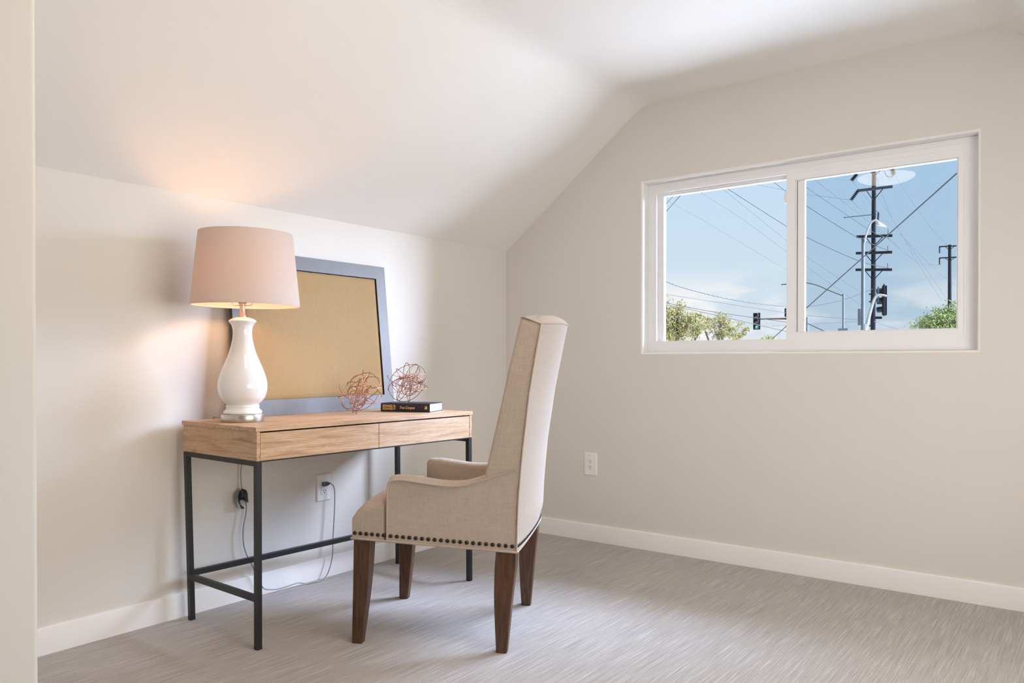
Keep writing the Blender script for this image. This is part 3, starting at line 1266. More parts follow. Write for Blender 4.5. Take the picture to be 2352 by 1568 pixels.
def make_chair():
    """local: +x forward (towards the desk), +y the side facing the camera, z up"""
    t = thing('armchair', 'high backed beige linen armchair with nailhead trim at the desk', 'chair', CH_C, CH_RZ)
    HW = 0.283
    zb = lambda u: 0.3475 + 0.0415 * (u + 0.3)                     # underside rises to the front
    # seat -----------------------------------------------------------------
    m = MB()
    nu, nv = 40, 40
    us = [-0.24 + (0.268 + 0.24) * k / nu for k in range(nu + 1)]

    def hw(u):
        # narrow between the arms, full width in front of them
        k = min(1, max(0, (u - 0.118) / 0.03))
        k = k * k * (3 - 2 * k)
        return 0.212 + (HW - 0.002 - 0.212) * k

    def top(u, s):
        fx = max(0, 1 - max(0, (u - 0.02) / 0.248) ** 2.6)
        fe = max(0, 1 - abs(s) ** 4.0)
        back = min(1, max(0, (u - 0.0) / 0.15))
        edge = 0.440
        return edge + (0.045 + 0.060 * back) * (fx ** 0.5) * (0.50 + 0.50 * fe ** 0.7)

    vs, fs = [], []
    for u in us:
        for k in range(nv + 1):
            s = -1 + 2 * k / nv
            vs.append((u, s * hw(u), top(u, s)))
    for a in range(nu):
        for b in range(nv):
            k = a * (nv + 1) + b
            fs.append([k, k + 1, k + nv + 2, k + nv + 1])
    # skirt to the underside
    rim = [k for k in range(nv + 1)] + [a * (nv + 1) + nv for a in range(1, nu + 1)] + [nu * (nv + 1) + k for k in range(nv - 1, -1, -1)] + [a * (nv + 1) for a in range(nu - 1, 0, -1)]
    base = len(vs)
    for k in rim:
        x, y, z = vs[k]
        vs.append((x * 1.0, y * 1.004, z - 0.012))
    for k in rim:
        x, y, z = vs[k]
        vs.append((x, y * 1.002, zb(x)))
    n = len(rim)
    for i in range(n):
        j = (i + 1) % n
        fs.append([rim[i], rim[j], base + j, base + i])
        fs.append([base + i, base + j, base + n + j, base + n + i])
    fs.append([base + n + i for i in range(n)])
    m.add(vs, fs)
    seat = m.build('seat', M['linen'], t, 55)
    # arms -----------------------------------------------------------------
    toppts = [(0.1375, 0.556), (0.134, 0.566), (0.124, 0.5745), (0.104, 0.5785), (0.070, 0.578), (0.02, 0.5715), (-0.04, 0.5645), (-0.09, 0.5625), (-0.135, 0.566), (-0.18, 0.579), (-0.225, 0.595), (-0.27, 0.611), (-0.316, 0.6255)]
    tp = [(p.x, p.z) for p in smooth_path([(u, 0, z) for u, z in toppts], 4)]
    arms = []
    for sd in (1, -1):
        m = MB()
        rings = []
        outl = [(0.1375, zb(0.1375) + 0.0005), (0.1378, 0.45)] + tp + [(-0.317, 0.45), (-0.316, zb(-0.316) + 0.0005)]
        cu = sum(p[0] for p in outl) / len(outl)
        cz = sum(p[1] for p in outl) / len(outl)
        for v, ins in ((HW, 0.004), (HW + 0.001, 0.0), (HW - 0.010, 0.0), (HW - 0.022, -0.009), (HW - 0.040, -0.014), (HW - 0.058, -0.013), (HW - 0.070, -0.004), (HW - 0.076, 0.010)):
            ring = []
            for (x, z) in outl:
                up = 1.0 if z > 0.52 else 0.0
                fwd = 1.0 if x > 0.11 else 0.0
                ring.append((x - ins * fwd * 0.6, sd * v, z - ins * up))
            rings.append(ring)
        m.loft(rings)
        arm = m.build('arm', M['linen'], t, 50)
        arms.append(arm)
        p = MB()
        path = [(0.139, sd * (HW + 0.002), zb(0.139) + 0.004), (0.1395, sd * (HW + 0.002), 0.45)] + [(u, sd * (HW + 0.002), z + 0.0005) for u, z in tp]
        p.tube([Vector(q) for q in path], 0.0029, 8)
        p.build('piping', M['linen'], arm, 60)
    # back -----------------------------------------------------------------
    fr = [(0.44, -0.165), (0.52, -0.188), (0.606, -0.208), (0.784, -0.2495), (0.976, -0.2925), (1.10, -0.322), (1.138, -0.334)]
    rr = [(0.3475, -0.3180), (0.44, -0.3205), (0.521, -0.3240), (0.606, -0.331), (0.683, -0.338), (0.784, -0.350), (0.888, -0.362), (1.0, -0.381), (1.118, -0.402)]

    def interp(tab, z):
        if z <= tab[0][0]:
            return tab[0][1]
        for (a, b), (c, d) in zip(tab, tab[1:]):
            if z <= c:
                return b + (d - b) * (z - a) / (c - a)
        return tab[-1][1]

    m = MB()
    rings = []
    zs = [0.3475 + k * (1.118 - 0.3475) / 40 for k in range(41)]
    nv = 24

    def section(z, zf, grow=0.0, crown=0.0, bul=None):
        """closed ring: rear face from +y to -y, then front face back"""
        uf, ur = interp(fr, zf), interp(rr, z)
        if uf - ur < 0.05:
            uf = ur + 0.05
        b = bul if bul is not None else 0.036 * min(1, (z - 0.335) / 0.10) + 0.016 * max(0, (z - 0.7) / 0.42)
        ring = []
        for k in range(nv + 1):
            s = 1 - 2 * k / nv
            y = s * (HW + 0.0005 - grow)
            e = 1 - abs(s) ** 2.4
            ring.append((ur - b * e, y, z + crown * (1 - s * s)))
        for k in range(nv + 1):
            s = -1 + 2 * k / nv
            e = 1 - abs(s) ** 5
            y = s * (HW - 0.001 - grow)
            fb = 0.026 * e
            ring.append((uf - 0.008 + fb, y, zf + crown * (1 - s * s)))
        return ring

    for z in zs:
        f = (z - 0.3475) / (1.118 - 0.3475)
        zf = z + 0.020 * f
        rings.append(section(z, zf, crown=0.010 * max(0, (f - 0.75) / 0.25)))
    last = rings[-1]
    c = Vector((sum(p[0] for p in last) / len(last), 0, 0))
    for k in range(1, 7):
        a = k / 6 * PI / 2
        g = 1 - 0.16 * (1 - math.cos(a))
        hgt = math.sin(a)
        rings.append([(c.x + (p[0] - c.x) * (1 - 0.965 * (1 - math.cos(a))), p[1] * (1 - 0.10 * (1 - math.cos(a))), p[2] + (1.160 - 0.026 * min(1, abs(p[1]) / HW) ** 2.2 - p[2]) * hgt) for p in last])
    m.loft(rings)
    back = m.build('backrest', M['linen'], t, 50)
    # piping of the back: down both rear edges and round the top
    p = MB()
    r = 0.0030
    for sd in (1, -1):
        pts = [(interp(rr, z), sd * (HW + 0.0018), z) for z in [zs[k] for k in range(0, 41, 2)]]
        p.tube(pts, r, 8)
    topring = smooth_path([(x, y * 1.006, z) for x, y, z in last[::1]], 1, closed=True)
    p.tube(topring, r, 8, closed=True)
    p.build('piping', M['linen'], back, 60)
    # piping along the bottom edge, near side, rear and front
    p = MB()
    path = [(0.270, -HW, zb(0.27)), (0.2715, 0, zb(0.27)), (0.270, HW, zb(0.27)), (0.138, HW + 0.002, zb(0.138)), (-0.10, HW + 0.003, zb(-0.1)), (-0.318, HW + 0.002, zb(-0.318))]
    rear = [section(0.3475, 0.3475)[k] for k in range(0, nv + 1)]
    path += [(x - 0.001, y, zb(-0.318)) for x, y, z in rear[1:-1]] + [(-0.318, -HW - 0.002, zb(-0.318)), (-0.10, -HW - 0.003, zb(-0.1)), (0.138, -HW - 0.002, zb(0.138))]
    dense = []
    for a, b in zip(path, path[1:] + path[:1]):
        a, b = Vector(a), Vector(b)
        for k in range(6):
            dense.append(a.lerp(b, k / 6))
    p.tube(dense, 0.0042, 8, closed=True)
    p.build('bottom_piping', M['linen'], t, 60)
    # nailheads ---------------------------------------------------------------
    proto = None

    def nail(pos, d, parent):
        nonlocal proto
        if proto is None:
            q = MB()
            q.lathe([(0.0072, 0), (0.0070, 0.0012), (0.0058, 0.0032), (0.0035, 0.0046), (0.0012, 0.0051)], n=14)
            o = q.build('nailhead', M['nail'], parent, 60)
            proto = o
        else:
            o = proto.copy()
            COL.objects.link(o)
            o.parent = parent
        o.location = pos
        o.rotation_euler = Vector(d).to_track_quat('Z', 'Y').to_euler()

    for k in range(6):
        u = 0.258 - k * (0.258 - 0.1515) / 5
        nail((u, hw(u) * 1.002, zb(u) + 0.0190), (0, 1, 0), seat)
    for k in range(20):
        u = 0.1255 - k * (0.1255 + 0.3035) / 19
        nail((u, HW + 0.0003, zb(u) + 0.0190), (0, 1, 0), arms[0])
    sec = section(0.3475 + 0.018, 0.366)
    for k in range(24):
        f = (k + 0.5) / 24 * nv
        i0 = int(f)
        a, b = Vector(sec[i0]), Vector(sec[min(i0 + 1, nv)])
        pnt = a.lerp(b, f - i0)
        tang = (b - a).normalized()
        nrm = Vector((0, 0, 1)).cross(tang)
        if nrm.x > 0:
            nrm = -nrm
        nail((pnt.x, pnt.y, 0.3475 + 0.019), nrm, back)
    # legs ------------------------------------------------------------------------
    def leg(front, sd):
        m = MB()
        w0 = HW - 0.004
        if front:
            secs = [(0.3705, 0.200, 0.264, 0.052), (0.20, 0.2115, 0.267, 0.047), (0.012, 0.234, 0.2715, 0.036), (0.0, 0.235, 0.2705, 0.035)]
        else:
            secs = [(0.3505, -0.3155, -0.246, 0.052), (0.29, -0.3125, -0.241, 0.051), (0.24, -0.306, -0.2395, 0.049), (0.17, -0.2985, -0.239, 0.046), (0.08, -0.290, -0.242, 0.040), (0.012, -0.2835, -0.2455, 0.035), (0.0, -0.2825, -0.2465, 0.034)]
        ctrl = smooth_path([(a, b, c) for a, b, c, d in secs], 4)
        wid = smooth_path([(d, 0, 0) for a, b, c, d in secs], 4)
        rings = []
        bev = 0.003
        for p, wv in zip(ctrl, wid):
            z, u0, u1 = p
            yo, yi = w0, w0 - wv.x
            rings.append([(u0 + bev, sd * yo, z), (u1 - bev, sd * yo, z), (u1, sd * (yo - bev), z), (u1, sd * (yi + bev), z), (u1 - bev, sd * yi, z), (u0 + bev, sd * yi, z), (u0, sd * (yi + bev), z), (u0, sd * (yo - bev), z)])
        m.loft(rings)
        return m.build('leg', M['leg_wood'], t, 30)

    for f in (True, False):
        for sd in (1, -1):
            leg(f, sd)
    return t


make_chair()


# ================================================================== the street outside the window
GZ = -3.3
m = MB()
m.add([(-140, 0.6, GZ), (140, 0.6, GZ), (140, 220, GZ), (-140, 220, GZ)], [[0, 1, 2, 3]])
struct(m.build('ground', M['street'], fix=False))


def wire(label, pts, depth, r, mat='wire_grey', ext=(0.0, 0.0), wob=0.0, sag=True):
    """pts: places in the picture; depth: world y at the first and the last of them"""
    n = len(pts)
    L = [0.0]
    for a, b in zip(pts, pts[1:]):
        L.append(L[-1] + math.hypot(b[0] - a[0], b[1] - a[1]))
    P = [at(px, py, depth[0] + (depth[1] - depth[0]) * L[i] / L[-1]) for i, (px, py) in enumerate(pts)]
    if ext[0]:
        P.insert(0, P[0] + (P[0] - P[1]).normalized() * ext[0])
    if ext[1]:
        P.append(P[-1] + (P[-1] - P[-2]).normalized() * ext[1])
    path = smooth_path(P, 10 if not wob else 60)
    if wob:
        path = [p + Vector((0, 0, wob * math.sin(i * 0.55))) for i, p in enumerate(path)]
    m = MB()
    m.tube(path, r, 6)
    o = m.build('overhead_wire', M[mat], None, 80)
    return tag(o, label, 'wire', 'overhead wires outside the window')


# ---- utility pole near the middle of the right pane
UY = 52.0


def pole_mb(px, py0, y, r0, r1, n=14):
    a = at(px, py0, y)
    m = MB()
    k = 10
    m.tube([(a.x, a.y, GZ + (a.z - GZ) * i / k) for i in range(k + 1)], [r0 + (r1 - r0) * i / k for i in range(k + 1)], n)
    return m, a


def bar(m, a, b, w, h):
    a, b = Vector(a), Vector(b)
    d = (b - a).normalized()
    s = d.cross(Vector((0, 0, 1)))
    s.normalize()
    u = s.cross(d)
    rings = []
    for p in (a, b):
        rings.append([p - s * w / 2 - u * h / 2, p + s * w / 2 - u * h / 2, p + s * w / 2 + u * h / 2, p - s * w / 2 + u * h / 2])
    m.loft(rings)


def insulator(parent, a, b, n=6, r=0.13, mat='wire_black'):
    a, b = Vector(a), Vector(b)
    m = MB()
    prof = []
    for k in range(n):
        prof += [(0.035, (k + 0.05) / n), (r, (k + 0.3) / n), (r * 0.8, (k + 0.6) / n), (0.035, (k + 0.8) / n)]
    d = b - a
    q = d.to_track_quat('Z', 'Y').to_matrix()
    nn = 10
    rings = [[a + q @ Vector((rr * math.cos(2 * PI * j / nn), rr * math.sin(2 * PI * j / nn), z * d.length)) for j in range(nn)] for rr, z in prof]
    m.loft(rings)
    return m.build('insulator', M[mat], parent, 60)


def make_utility_pole():
    base = at(2005, 700, UY)
    t = thing('utility_pole', 'tall dark wooden utility pole with stacked crossarms behind the street lamp', 'utility pole', (base.x, base.y, GZ))
    off = Vector((base.x, base.y, GZ))
    q = lambda px, py, y=UY: at(px, py, y) - off
    top = q(2008, 340)
    m = MB()
    k = 12
    m.tube([Vector((top.x * (i / k), 0, top.z * i / k)) for i in range(k + 1)], [0.185 - 0.06 * i / k for i in range(k + 1)], 14)
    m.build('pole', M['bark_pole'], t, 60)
    arms = [((1969, 438), (2049.5, 428.5)), ((1967.5, 543.5), (2050, 541)), ((1966, 581.5), (2049.5, 579)), ((1965.5, 619.5), (2049, 619))]
    for i, (a, b) in enumerate(arms):
        m = MB()
        ya = UY - 0.22
        A, B = q(a[0], a[1], ya - (0.9 if i == 0 else 0)), q(b[0], b[1], ya + (0.3 if i == 0 else 0))
        bar(m, A, B, 0.12, 0.17)
        arm = m.build('crossarm', M['bark_pole'], t)
        mid = A.lerp(B, 0.5)
        for f in (0.27, 0.73):
            s = MB()
            e = A.lerp(B, f)
            px = q(2007, 540).x
            s.tube([e + Vector((0, 0, -0.08)), Vector((0.0 + (top.x * 0.6), -0.1, mid.z - 0.68))], 0.028, 6)
            s.build('brace', M['bark_pole'], arm, 60)
        if i:
            s = MB()
            e = A.lerp(B, 0.88)
            s.tube([e, e + Vector((0, 0, 0.42))], 0.02, 6)
            s.build('pin', M['wire_grey'], arm, 60)
    # braces of an arm above the window's edge
    m = MB()
    for px in (1992, 2026):
        m.tube([q(px, 388, UY - 0.2), q(2008, 404, UY - 0.15)], 0.028, 6)
    m.build('brace', M['bark_pole'], t, 60)
    m = MB()
    bar(m, q(1968, 378, UY - 0.4), q(2050, 372, UY - 0.2), 0.12, 0.17)
    m.build('crossarm', M['bark_pole'], t)
    insulator(t, q(1968, 400, UY - 1.0), q(1955.5, 415, UY - 1.2))
    insulator(t, q(1970, 439, UY - 1.1), q(1954.5, 460, UY - 1.3), 7)
    insulator(t, q(2050, 388, UY), q(2053, 401, UY), 4, 0.16, 'wire_tan')
    m = MB()
    m.tube(smooth_path([q(2032, 394), q(2036, 403), q(2045, 407), q(2052, 402)], 6), 0.02, 6)
    m.build('jumper', M['wire_black'], t, 60)
    # antenna like rod and bracket
    m = MB()
    m.tube([q(1937.5, 499.5, UY - 0.2), q(2013, 492, UY - 0.2)], 0.025, 6)
    m.build('rod', M['wire_grey'], t, 60)
    m = MB()
    m.tube([q(2017, 508, UY - 0.2), q(2018, 488, UY - 0.2)], 0.07, 6)
    m.tube(smooth_path([q(2005, 487, UY - 0.2), q(2010, 483, UY - 0.2), q(2018, 488, UY - 0.2)], 4), 0.02, 6)
    m.build('bracket', M['wire_black'], t, 60)
    # steps and service hardware low on the pole
    for py in (675.5, 692.5, 748):
        m = MB()
        m.tube([q(1996, py), q(2001, py)], 0.05, 6)
        m.build('step', M['wire_black'], t, 60)
    m = MB()
    m.tube([q(2010, 757), q(2009.5, 668)], 0.05, 8)
    m.build('conduit', M['galv'], t, 60)
    m = MB()
    bar(m, q(2010, 729.5), q(2026, 729.5), 0.12, 0.16)
    m.build('crossarm', M['bark_pole'], t)


make_utility_pole()


def make_far_pole():
    y = 95.0
    base = at(2182, 700, y)
    off = Vector((base.x, base.y, GZ))
    t = thing('utility_pole', 'distant thin utility pole with two crossarms at the right pane edge', 'utility pole', off)
    q = lambda px, py, yy=y: at(px, py, yy) - off
    top = q(2181.5, 562)
    m = MB()
    m.tube([Vector((top.x * i / 8, 0, top.z * i / 8)) for i in range(9)], [0.24 - 0.07 * i / 8 for i in range(9)], 12)
    m.build('pole', M['bark_pole'], t, 60)
    for py in (565, 591):
        m = MB()
        bar(m, q(2157, py + 1.5, y - 0.25), q(2204, py - 1.0, y - 0.25), 0.14, 0.13)
        arm = m.build('crossarm', M['bark_pole'], t)
        s = MB()
        for px in (2169, 2193):
            s.tube([q(px, py, y - 0.25), q(2181, py + 9, y - 0.2)], 0.035, 6)
        s.build('brace', M['bark_pole'], arm, 60)
        insulator(t, q(2158, py + 2, y - 0.25), q(2158, py + 17, y - 0.25), 6, 0.12)


make_far_pole()


def make_street_lamp_main():
    y = 34.0
    base = at(1982, 700, y)
    off = Vector((base.x, base.y, GZ))
    t = thing('street_lamp', 'grey street lamp pole with a white curved arm before the utility pole', 'street lamp', off)
    q = lambda px, py, yy=y: at(px, py, yy) - off
    top = q(1981.5, 546)
    m = MB()
    m.tube([Vector((0, 0, top.z * i / 8)) for i in range(9)], [0.095 - 0.025 * i / 8 for i in range(9)], 14)
    m.build('pole', M['galv'], t, 60)
    m = MB()
    pts = [(1986.5, 556), (1987.5, 547), (1990.5, 536), (1995, 523), (2001, 511), (2006.5, 507), (2012, 506), (2018, 509.5)]
    m.tube(smooth_path([q(px, py, y - 0.1) for px, py in pts], 5), 0.042, 10)
    m.build('arm', M['white_metal'], t, 60)
    m = MB()
    a, b = q(2012, 515, y - 0.1), q(2036, 521, y - 0.1)
    d = b - a
    rings = []
    for f, w, h in ((0.0, 0.04, 0.03), (0.12, 0.09, 0.07), (0.4, 0.15, 0.10), (0.75, 0.15, 0.06), (1.0, 0.05, 0.015)):
        p = a + d * f
        rings.append([p + Vector((0, w * math.cos(k / 10 * 2 * PI), h * math.sin(k / 10 * 2 * PI) * (1.5 if math.sin(k / 10 * 2 * PI) > 0 else 0.35))) for k in range(10)])
    m.loft(rings)
    m.build('lamp_head', M['white_metal'], t, 50)
    m = MB()
    bar(m, q(1973.5, 709), q(1973.5, 747), 0.10, 0.10)
    m.box(q(1972, 720).x - 0.02, q(1977, 720).x, -0.06, 0.06, q(1974, 746).z, q(1974, 710).z, 0.01)
    m.build('control_box', M['galv'], t)


make_street_lamp_main()


def make_far_street_lamp():
    y = 62.0
    base = at(1937, 700, y)
    off = Vector((base.x, base.y, GZ))
    t = thing('street_lamp', 'slim grey street lamp with a long arm reaching left past the mullion', 'street lamp', off)
    q = lambda px, py, yy=y: at(px, py, yy) - off
    top = q(1936.5, 675)
    m = MB()
    m.tube([Vector((0, 0, top.z * i / 6)) for i in range(7)], [0.10 - 0.03 * i / 6 for i in range(7)], 10)
    m.build('pole', M['galv'], t, 60)
    m = MB()
    m.tube(smooth_path([q(px, py) for px, py in ((1936, 679), (1920, 673), (1900, 665), (1880, 656), (1862, 651), (1846, 649), (1822, 651), (1806, 653))], 4), 0.045, 8)
    m.build('arm', M['wire_tan'], t, 60)
    m = MB()
    bar(m, q(1795, 653.5), q(1810, 652.5), 0.16, 0.07)
    m.build('lamp_head', M['wire_black'], t)


make_far_street_lamp()

o = MB()
a = at(1936, 757.5, 61.885)
bar(o, (a.x - 0.38, a.y, a.z), (a.x + 0.38, a.y, a.z), 0.02, 0.26)
o = o.build('street_sign', M['sign_white'])
tag(o, 'small pale street sign low on the slim lamp pole', 'sign')


def make_tiny_lamp():
    y = 80.0
    off0 = at(2150, 742, y)
    off = Vector((off0.x, off0.y, GZ))
    t = thing('street_lamp', 'tiny white street lamp head beside the round green tree', 'street lamp', off)
    q = lambda px, py, yy=y: at(px, py, yy) - off
    m = MB()
    m.tube([Vector((0, 0, 0)), q(2150, 741)], 0.07, 8)
    m.build('pole', M['galv'], t, 60)
    m = MB()
    m.tube([q(2150, 736.5), q(2116, 734.5)], 0.035, 8)
    m.build('arm', M['white_metal'], t, 60)
    m = MB()
    bar(m, q(2094.5, 734.5), q(2111, 735), 0.25, 0.12)
    m.build('lamp_head', M['white_metal'], t)


make_tiny_lamp()


def make_signal_side():
    """traffic signal seen from behind on a white curved arm"""
    y = 30.0
    b0 = at(1987, 757, y)
    off = Vector((b0.x, b0.y, GZ))
    t = thing('traffic_signal', 'black traffic signal seen from the side on a white curved mast', 'traffic signal', off)
    q = lambda px, py, yy=y: at(px, py, yy) - off
    m = MB()
    pts = [(1987.5, 770), (1989.5, 755), (1994, 735), (2000, 712), (2006, 692), (2011, 682), (2018, 677.5), (2027, 677.5), (2036, 679.5)]
    P = [Vector((q(1987.5, 770).x, 0, 0))] + [q(px, py, y - 0.22) for px, py in pts]
    m.tube(smooth_path(P, 6), [0.075 - 0.035 * i / (len(P) * 6 - 6) for i in range(6 * (len(P) - 1) + 1)], 10)
    m.build('mast_arm', M['white_metal'], t, 60)
    m = MB()
    x0, x1 = q(2027, 690).x, q(2039, 690).x
    m.box(x0, x1, -0.11, 0.12, q(2030, 724).z, q(2030, 656).z, 0.015)
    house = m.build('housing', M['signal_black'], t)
    for k, (ya, yb) in enumerate(((661, 677), (683, 699), (704, 718))):
        s = MB()
        xa = q(2014, ya).x
        za, zb_ = q(2016, yb).z, q(2016, ya).z
        cz, rr = (za + zb_) / 2, (zb_ - za) / 2
        s.tube([(x0 + 0.01, 0, cz), (xa + 0.02, 0, cz - 0.01), (xa, 0, cz - 0.012)], [rr, rr * 0.96, rr * 0.80], 16)
        s.build('visor', M['signal_black'], house, 40)
    m = MB()
    m.box(q(2030.5, 690).x, q(2034.5, 690).x, -0.17, 0.18, q(2030, 726).z, q(2030, 653).z, 0.004)
    m.build('backplate', M['signal_black'], t)
    m = MB()
    m.box(q(2018, 690).x, q(2021.5, 690).x, -0.20, -0.185, q(2018, 694).z, q(2018, 659).z)
    m.build('bracket', M['galv'], t)


make_signal_side()


def make_signal_arm():
    """mast arm across the left pane with a signal head showing green"""
    y = 50.0
    b0 = at(1850, 740, y)
    off = Vector((b0.x, b0.y, GZ))
    t = thing('traffic_signal', 'traffic signal with a lit green arrow hanging above the left pane sill', 'traffic signal', off)
    q = lambda px, py, yy=y: at(px, py, yy) - off
    m = MB()
    m.tube([Vector((0, 0.3, 0)), Vector((0, 0.3, q(1850, 728).z))], 0.12, 12)
    m.build('pole', M['galv'], t, 60)
    m = MB()
    m.tube([q(1850, 731.5, y + 0.3), q(1790, 731.8, y + 0.3), q(1738, 732.5, y + 0.3)], [0.085, 0.065, 0.05], 10)
    m.build('mast_arm', M['wire_tan'], t, 60)
    x0, x1 = q(1730, 738).x, q(1746.5, 738).x
    z0, z1 = q(1738, 756.8).z, q(1738, 718.3).z
    m = MB()
    m.box(x0, x1, -0.02, 0.02, z0, z1, 0.008)
    m.build('backplate', M['signal_black'], t)
    m = MB()
    w = (x1 - x0)
    m.box(x0 + w * 0.18, x1 - w * 0.18, 0.02, 0.25, z0 + 0.03, z1 - 0.03, 0.01)
    m.build('housing', M['signal_black'], t)
    cx = (x0 + x1) / 2
    h = (z1 - z0) / 3
    for k in range(3):
        cz = z0 + h * (k + 0.5)
        s = MB()
        r = h * 0.40
        s.lathe([(0.001, 0.022), (r * 0.6, 0.015), (r, 0.0)], n=20, caps=False)
        lens = s.build('lens', M['lens_off'], t, 60)
        lens.rotation_euler = (R(90), 0, 0)
        lens.location = (cx, -0.021, cz)
        s = MB()
        n = 14
        rings = []
        for d in (0.0, 0.20):
            rings.append([(r * 1.06 * math.cos(a), -d, r * 1.06 * math.sin(a)) for a in [R(-20) + R(220) * j / n for j in range(n + 1)]] +
                         [(r * 0.98 * math.cos(a), -d, r * 0.98 * math.sin(a)) for a in [R(200) - R(220) * j / n for j in range(n + 1)]])
        s.loft(rings)
        vz = s.build('visor', M['signal_black'], t, 40)
        vz.location = (cx, -0.021, cz)
        if k == 0:
            g = MB()
            aw = r * 0.95
            g.add([(-aw * 0.55, -0.03, aw * 0.5), (aw * 0.55, -0.03, aw * 0.5), (aw * 0.55, -0.03, -aw * 0.1), (0, -0.03, -aw * 0.75), (-aw * 0.55, -0.03, -aw * 0.1), (-aw * 0.1, -0.03, aw * 0.25)],
                  [[0, 5, 1], [5, 2, 1], [5, 4, 3], [5, 3, 2], [0, 4, 5]])
            g.add([(-aw * 0.55, -0.026, aw * 0.5), (aw * 0.55, -0.026, aw * 0.5), (aw * 0.55, -0.026, -aw * 0.1), (0, -0.026, -aw * 0.75), (-aw * 0.55, -0.026, -aw * 0.1)], [[0, 1, 2, 3, 4]])
            ga = g.build('green_arrow', M['green_lamp'], lens, fix=False)
            ga.rotation_euler = (R(-90), 0, 0)


make_signal_arm()


def make_signal_edge():
    y = 50.0
    b0 = at(1806, 720, y)
    off = Vector((b0.x, b0.y, b0.z))
    t = thing('traffic_signal', 'dark traffic signal half hidden behind the window mullion', 'traffic signal', off)
    q = lambda px, py, yy=y: at(px, py, yy) - off
    m = MB()
    m.box(q(1803, 715).x, q(1812, 715).x, -0.12, 0.2, q(1803, 727.5).z, q(1803, 708).z, 0.02)
    m.build('housing', M['signal_black'], t)
    m = MB()
    m.box(q(1806, 715).x, q(1812, 715).x, -0.08, 0.19, q(1803, 735).z, q(1803, 727).z, 0.02)
    m.build('bracket', M['signal_black'], t)
    m = MB()
    m.tube([q(1807.5, 713.5, y - 0.13), q(1807.5, 713.5, y - 0.16)], 0.06, 12)
    m.build('lens', M['white_metal'], t, 60)


make_signal_edge()


# ---- trees
def make_tree(name, label, blobs, trunk, mat, seed, leaf, count, twigs=0):
    rnd = random.Random(seed)
    base = Vector(trunk)
    t = thing(name, label, 'tree', (base.x, base.y, GZ))
    off = Vector((base.x, base.y, GZ))
    m = MB()
    vs, fs = [], []
    tot = sum(r * r * rz for _, r, rz, _ in blobs)
    tw = MB()
    for c, r, rz, dens in blobs:
        c = Vector(c) - off
        k = int(count * dens * (r * r * rz) / tot)
        clumps = [Vector((rnd.gauss(0, 0.48), rnd.gauss(0, 0.48), rnd.gauss(0, 0.48))) for _ in range(max(10, k // 55))]
        clumps = [p / max(1.0, p.length / 0.95) for p in clumps]
        for p in clumps:
            tip = c + Vector((p.x * r, p.y * r, p.z * rz))
            if rnd.random() < 0.55:
                root = c + Vector((p.x * r * 0.25, p.y * r * 0.25, -rz * 0.55))
                mid = root.lerp(tip, 0.55) + Vector((rnd.uniform(-.1, .1), rnd.uniform(-.1, .1), 0.12 * r))
                tw.tube([root, mid, tip], [0.035 * r / 1.5, 0.02 * r / 1.5, 0.007], 5)
        for _ in range(k):
            p = rnd.choice(clumps)
            s = 0.17
            q = Vector((p.x * r, p.y * r, p.z * rz)) + Vector((rnd.gauss(0, s * r), rnd.gauss(0, s * r), rnd.gauss(0, s * rz * 0.8)))
            q += c
            ax = Vector((rnd.gauss(0, 1), rnd.gauss(0, 1), rnd.gauss(0, 0.7))).normalized()
            b = ax.orthogonal().normalized()
            b.rotate(Matrix.Rotation(rnd.uniform(0, 6.28), 3, ax))
            c2 = ax.cross(b)
            ln = leaf * rnd.uniform(0.6, 1.3)
            wd = ln * 0.36
            o = len(vs)
            vs += [q - b * ln, q + c2 * wd - b * ln * 0.1, q + b * ln, q - c2 * wd - b * ln * 0.1]
            fs.append([o, o + 1, o + 2, o + 3])
    m.add(vs, fs)
    m.build('foliage', M[mat], t, fix=False)
    tips = [Vector(c) - off for c, r, rz, d in blobs]
    for c in tips:
        tw.tube([(0, 0, (c.z - 0.8) * 0.45), Vector((c.x * 0.4, c.y * 0.4, c.z * 0.62)), c + Vector((0, 0, -0.35))], [0.11, 0.08, 0.045], 7)
    tw.build('branches', M['bark'], t, 60)
    m = MB()
    zt = max(c.z for c in tips) * 0.55
    m.tube([(0, 0, 0), (0.05, 0, zt * 0.5), (0, 0.02, zt)], [0.20, 0.15, 0.10], 10)
    m.build('trunk', M['bark'], t, 60)
    return t


TY = 30.0
A = lambda px, py, y=TY: tuple(at(px, py, y))
make_tree('tree', 'yellow green tree filling the bottom left of the left pane',
          [(A(1512, 745), 1.05, 1.35, 1.0), (A(1560, 745), 0.85, 1.05, 1.25), (A(1558, 718), 0.42, 0.65, 1.0), (A(1600, 755), 0.60, 0.75, 1.0), (A(1520, 695), 0.30, 0.55, 0.8)],
          (A(1530, 770)[0], TY + 0.2, GZ), 'leaf_olive', 3, 0.055, 10500)
make_tree('tree', 'sparse thin twigged tree right of the yellow green tree',
          [(A(1650, 752, 36), 0.74, 0.74, 1.0), (A(1692, 765, 36), 0.60, 0.50, 1.1), (A(1655, 725, 36), 0.36, 0.42, 0.7), (A(1620, 745, 36), 0.36, 0.48, 0.7)],
          (A(1662, 790, 36)[0], 36.6, GZ), 'leaf_olive', 8, 0.06, 3200)
make_tree('tree', 'dense round green tree at the lower right of the right pane',
          [(A(2165, 742, 60), 1.75, 1.0, 1.0), (A(2195, 738, 60), 1.7, 1.35, 1.1), (A(2140, 748, 60), 0.95, 0.75, 1.0), (A(2178, 760, 60), 2.4, 1.1, 1.0)],
          (A(2180, 760, 60)[0], 60, GZ), 'leaf_green', 11, 0.10, 13000)
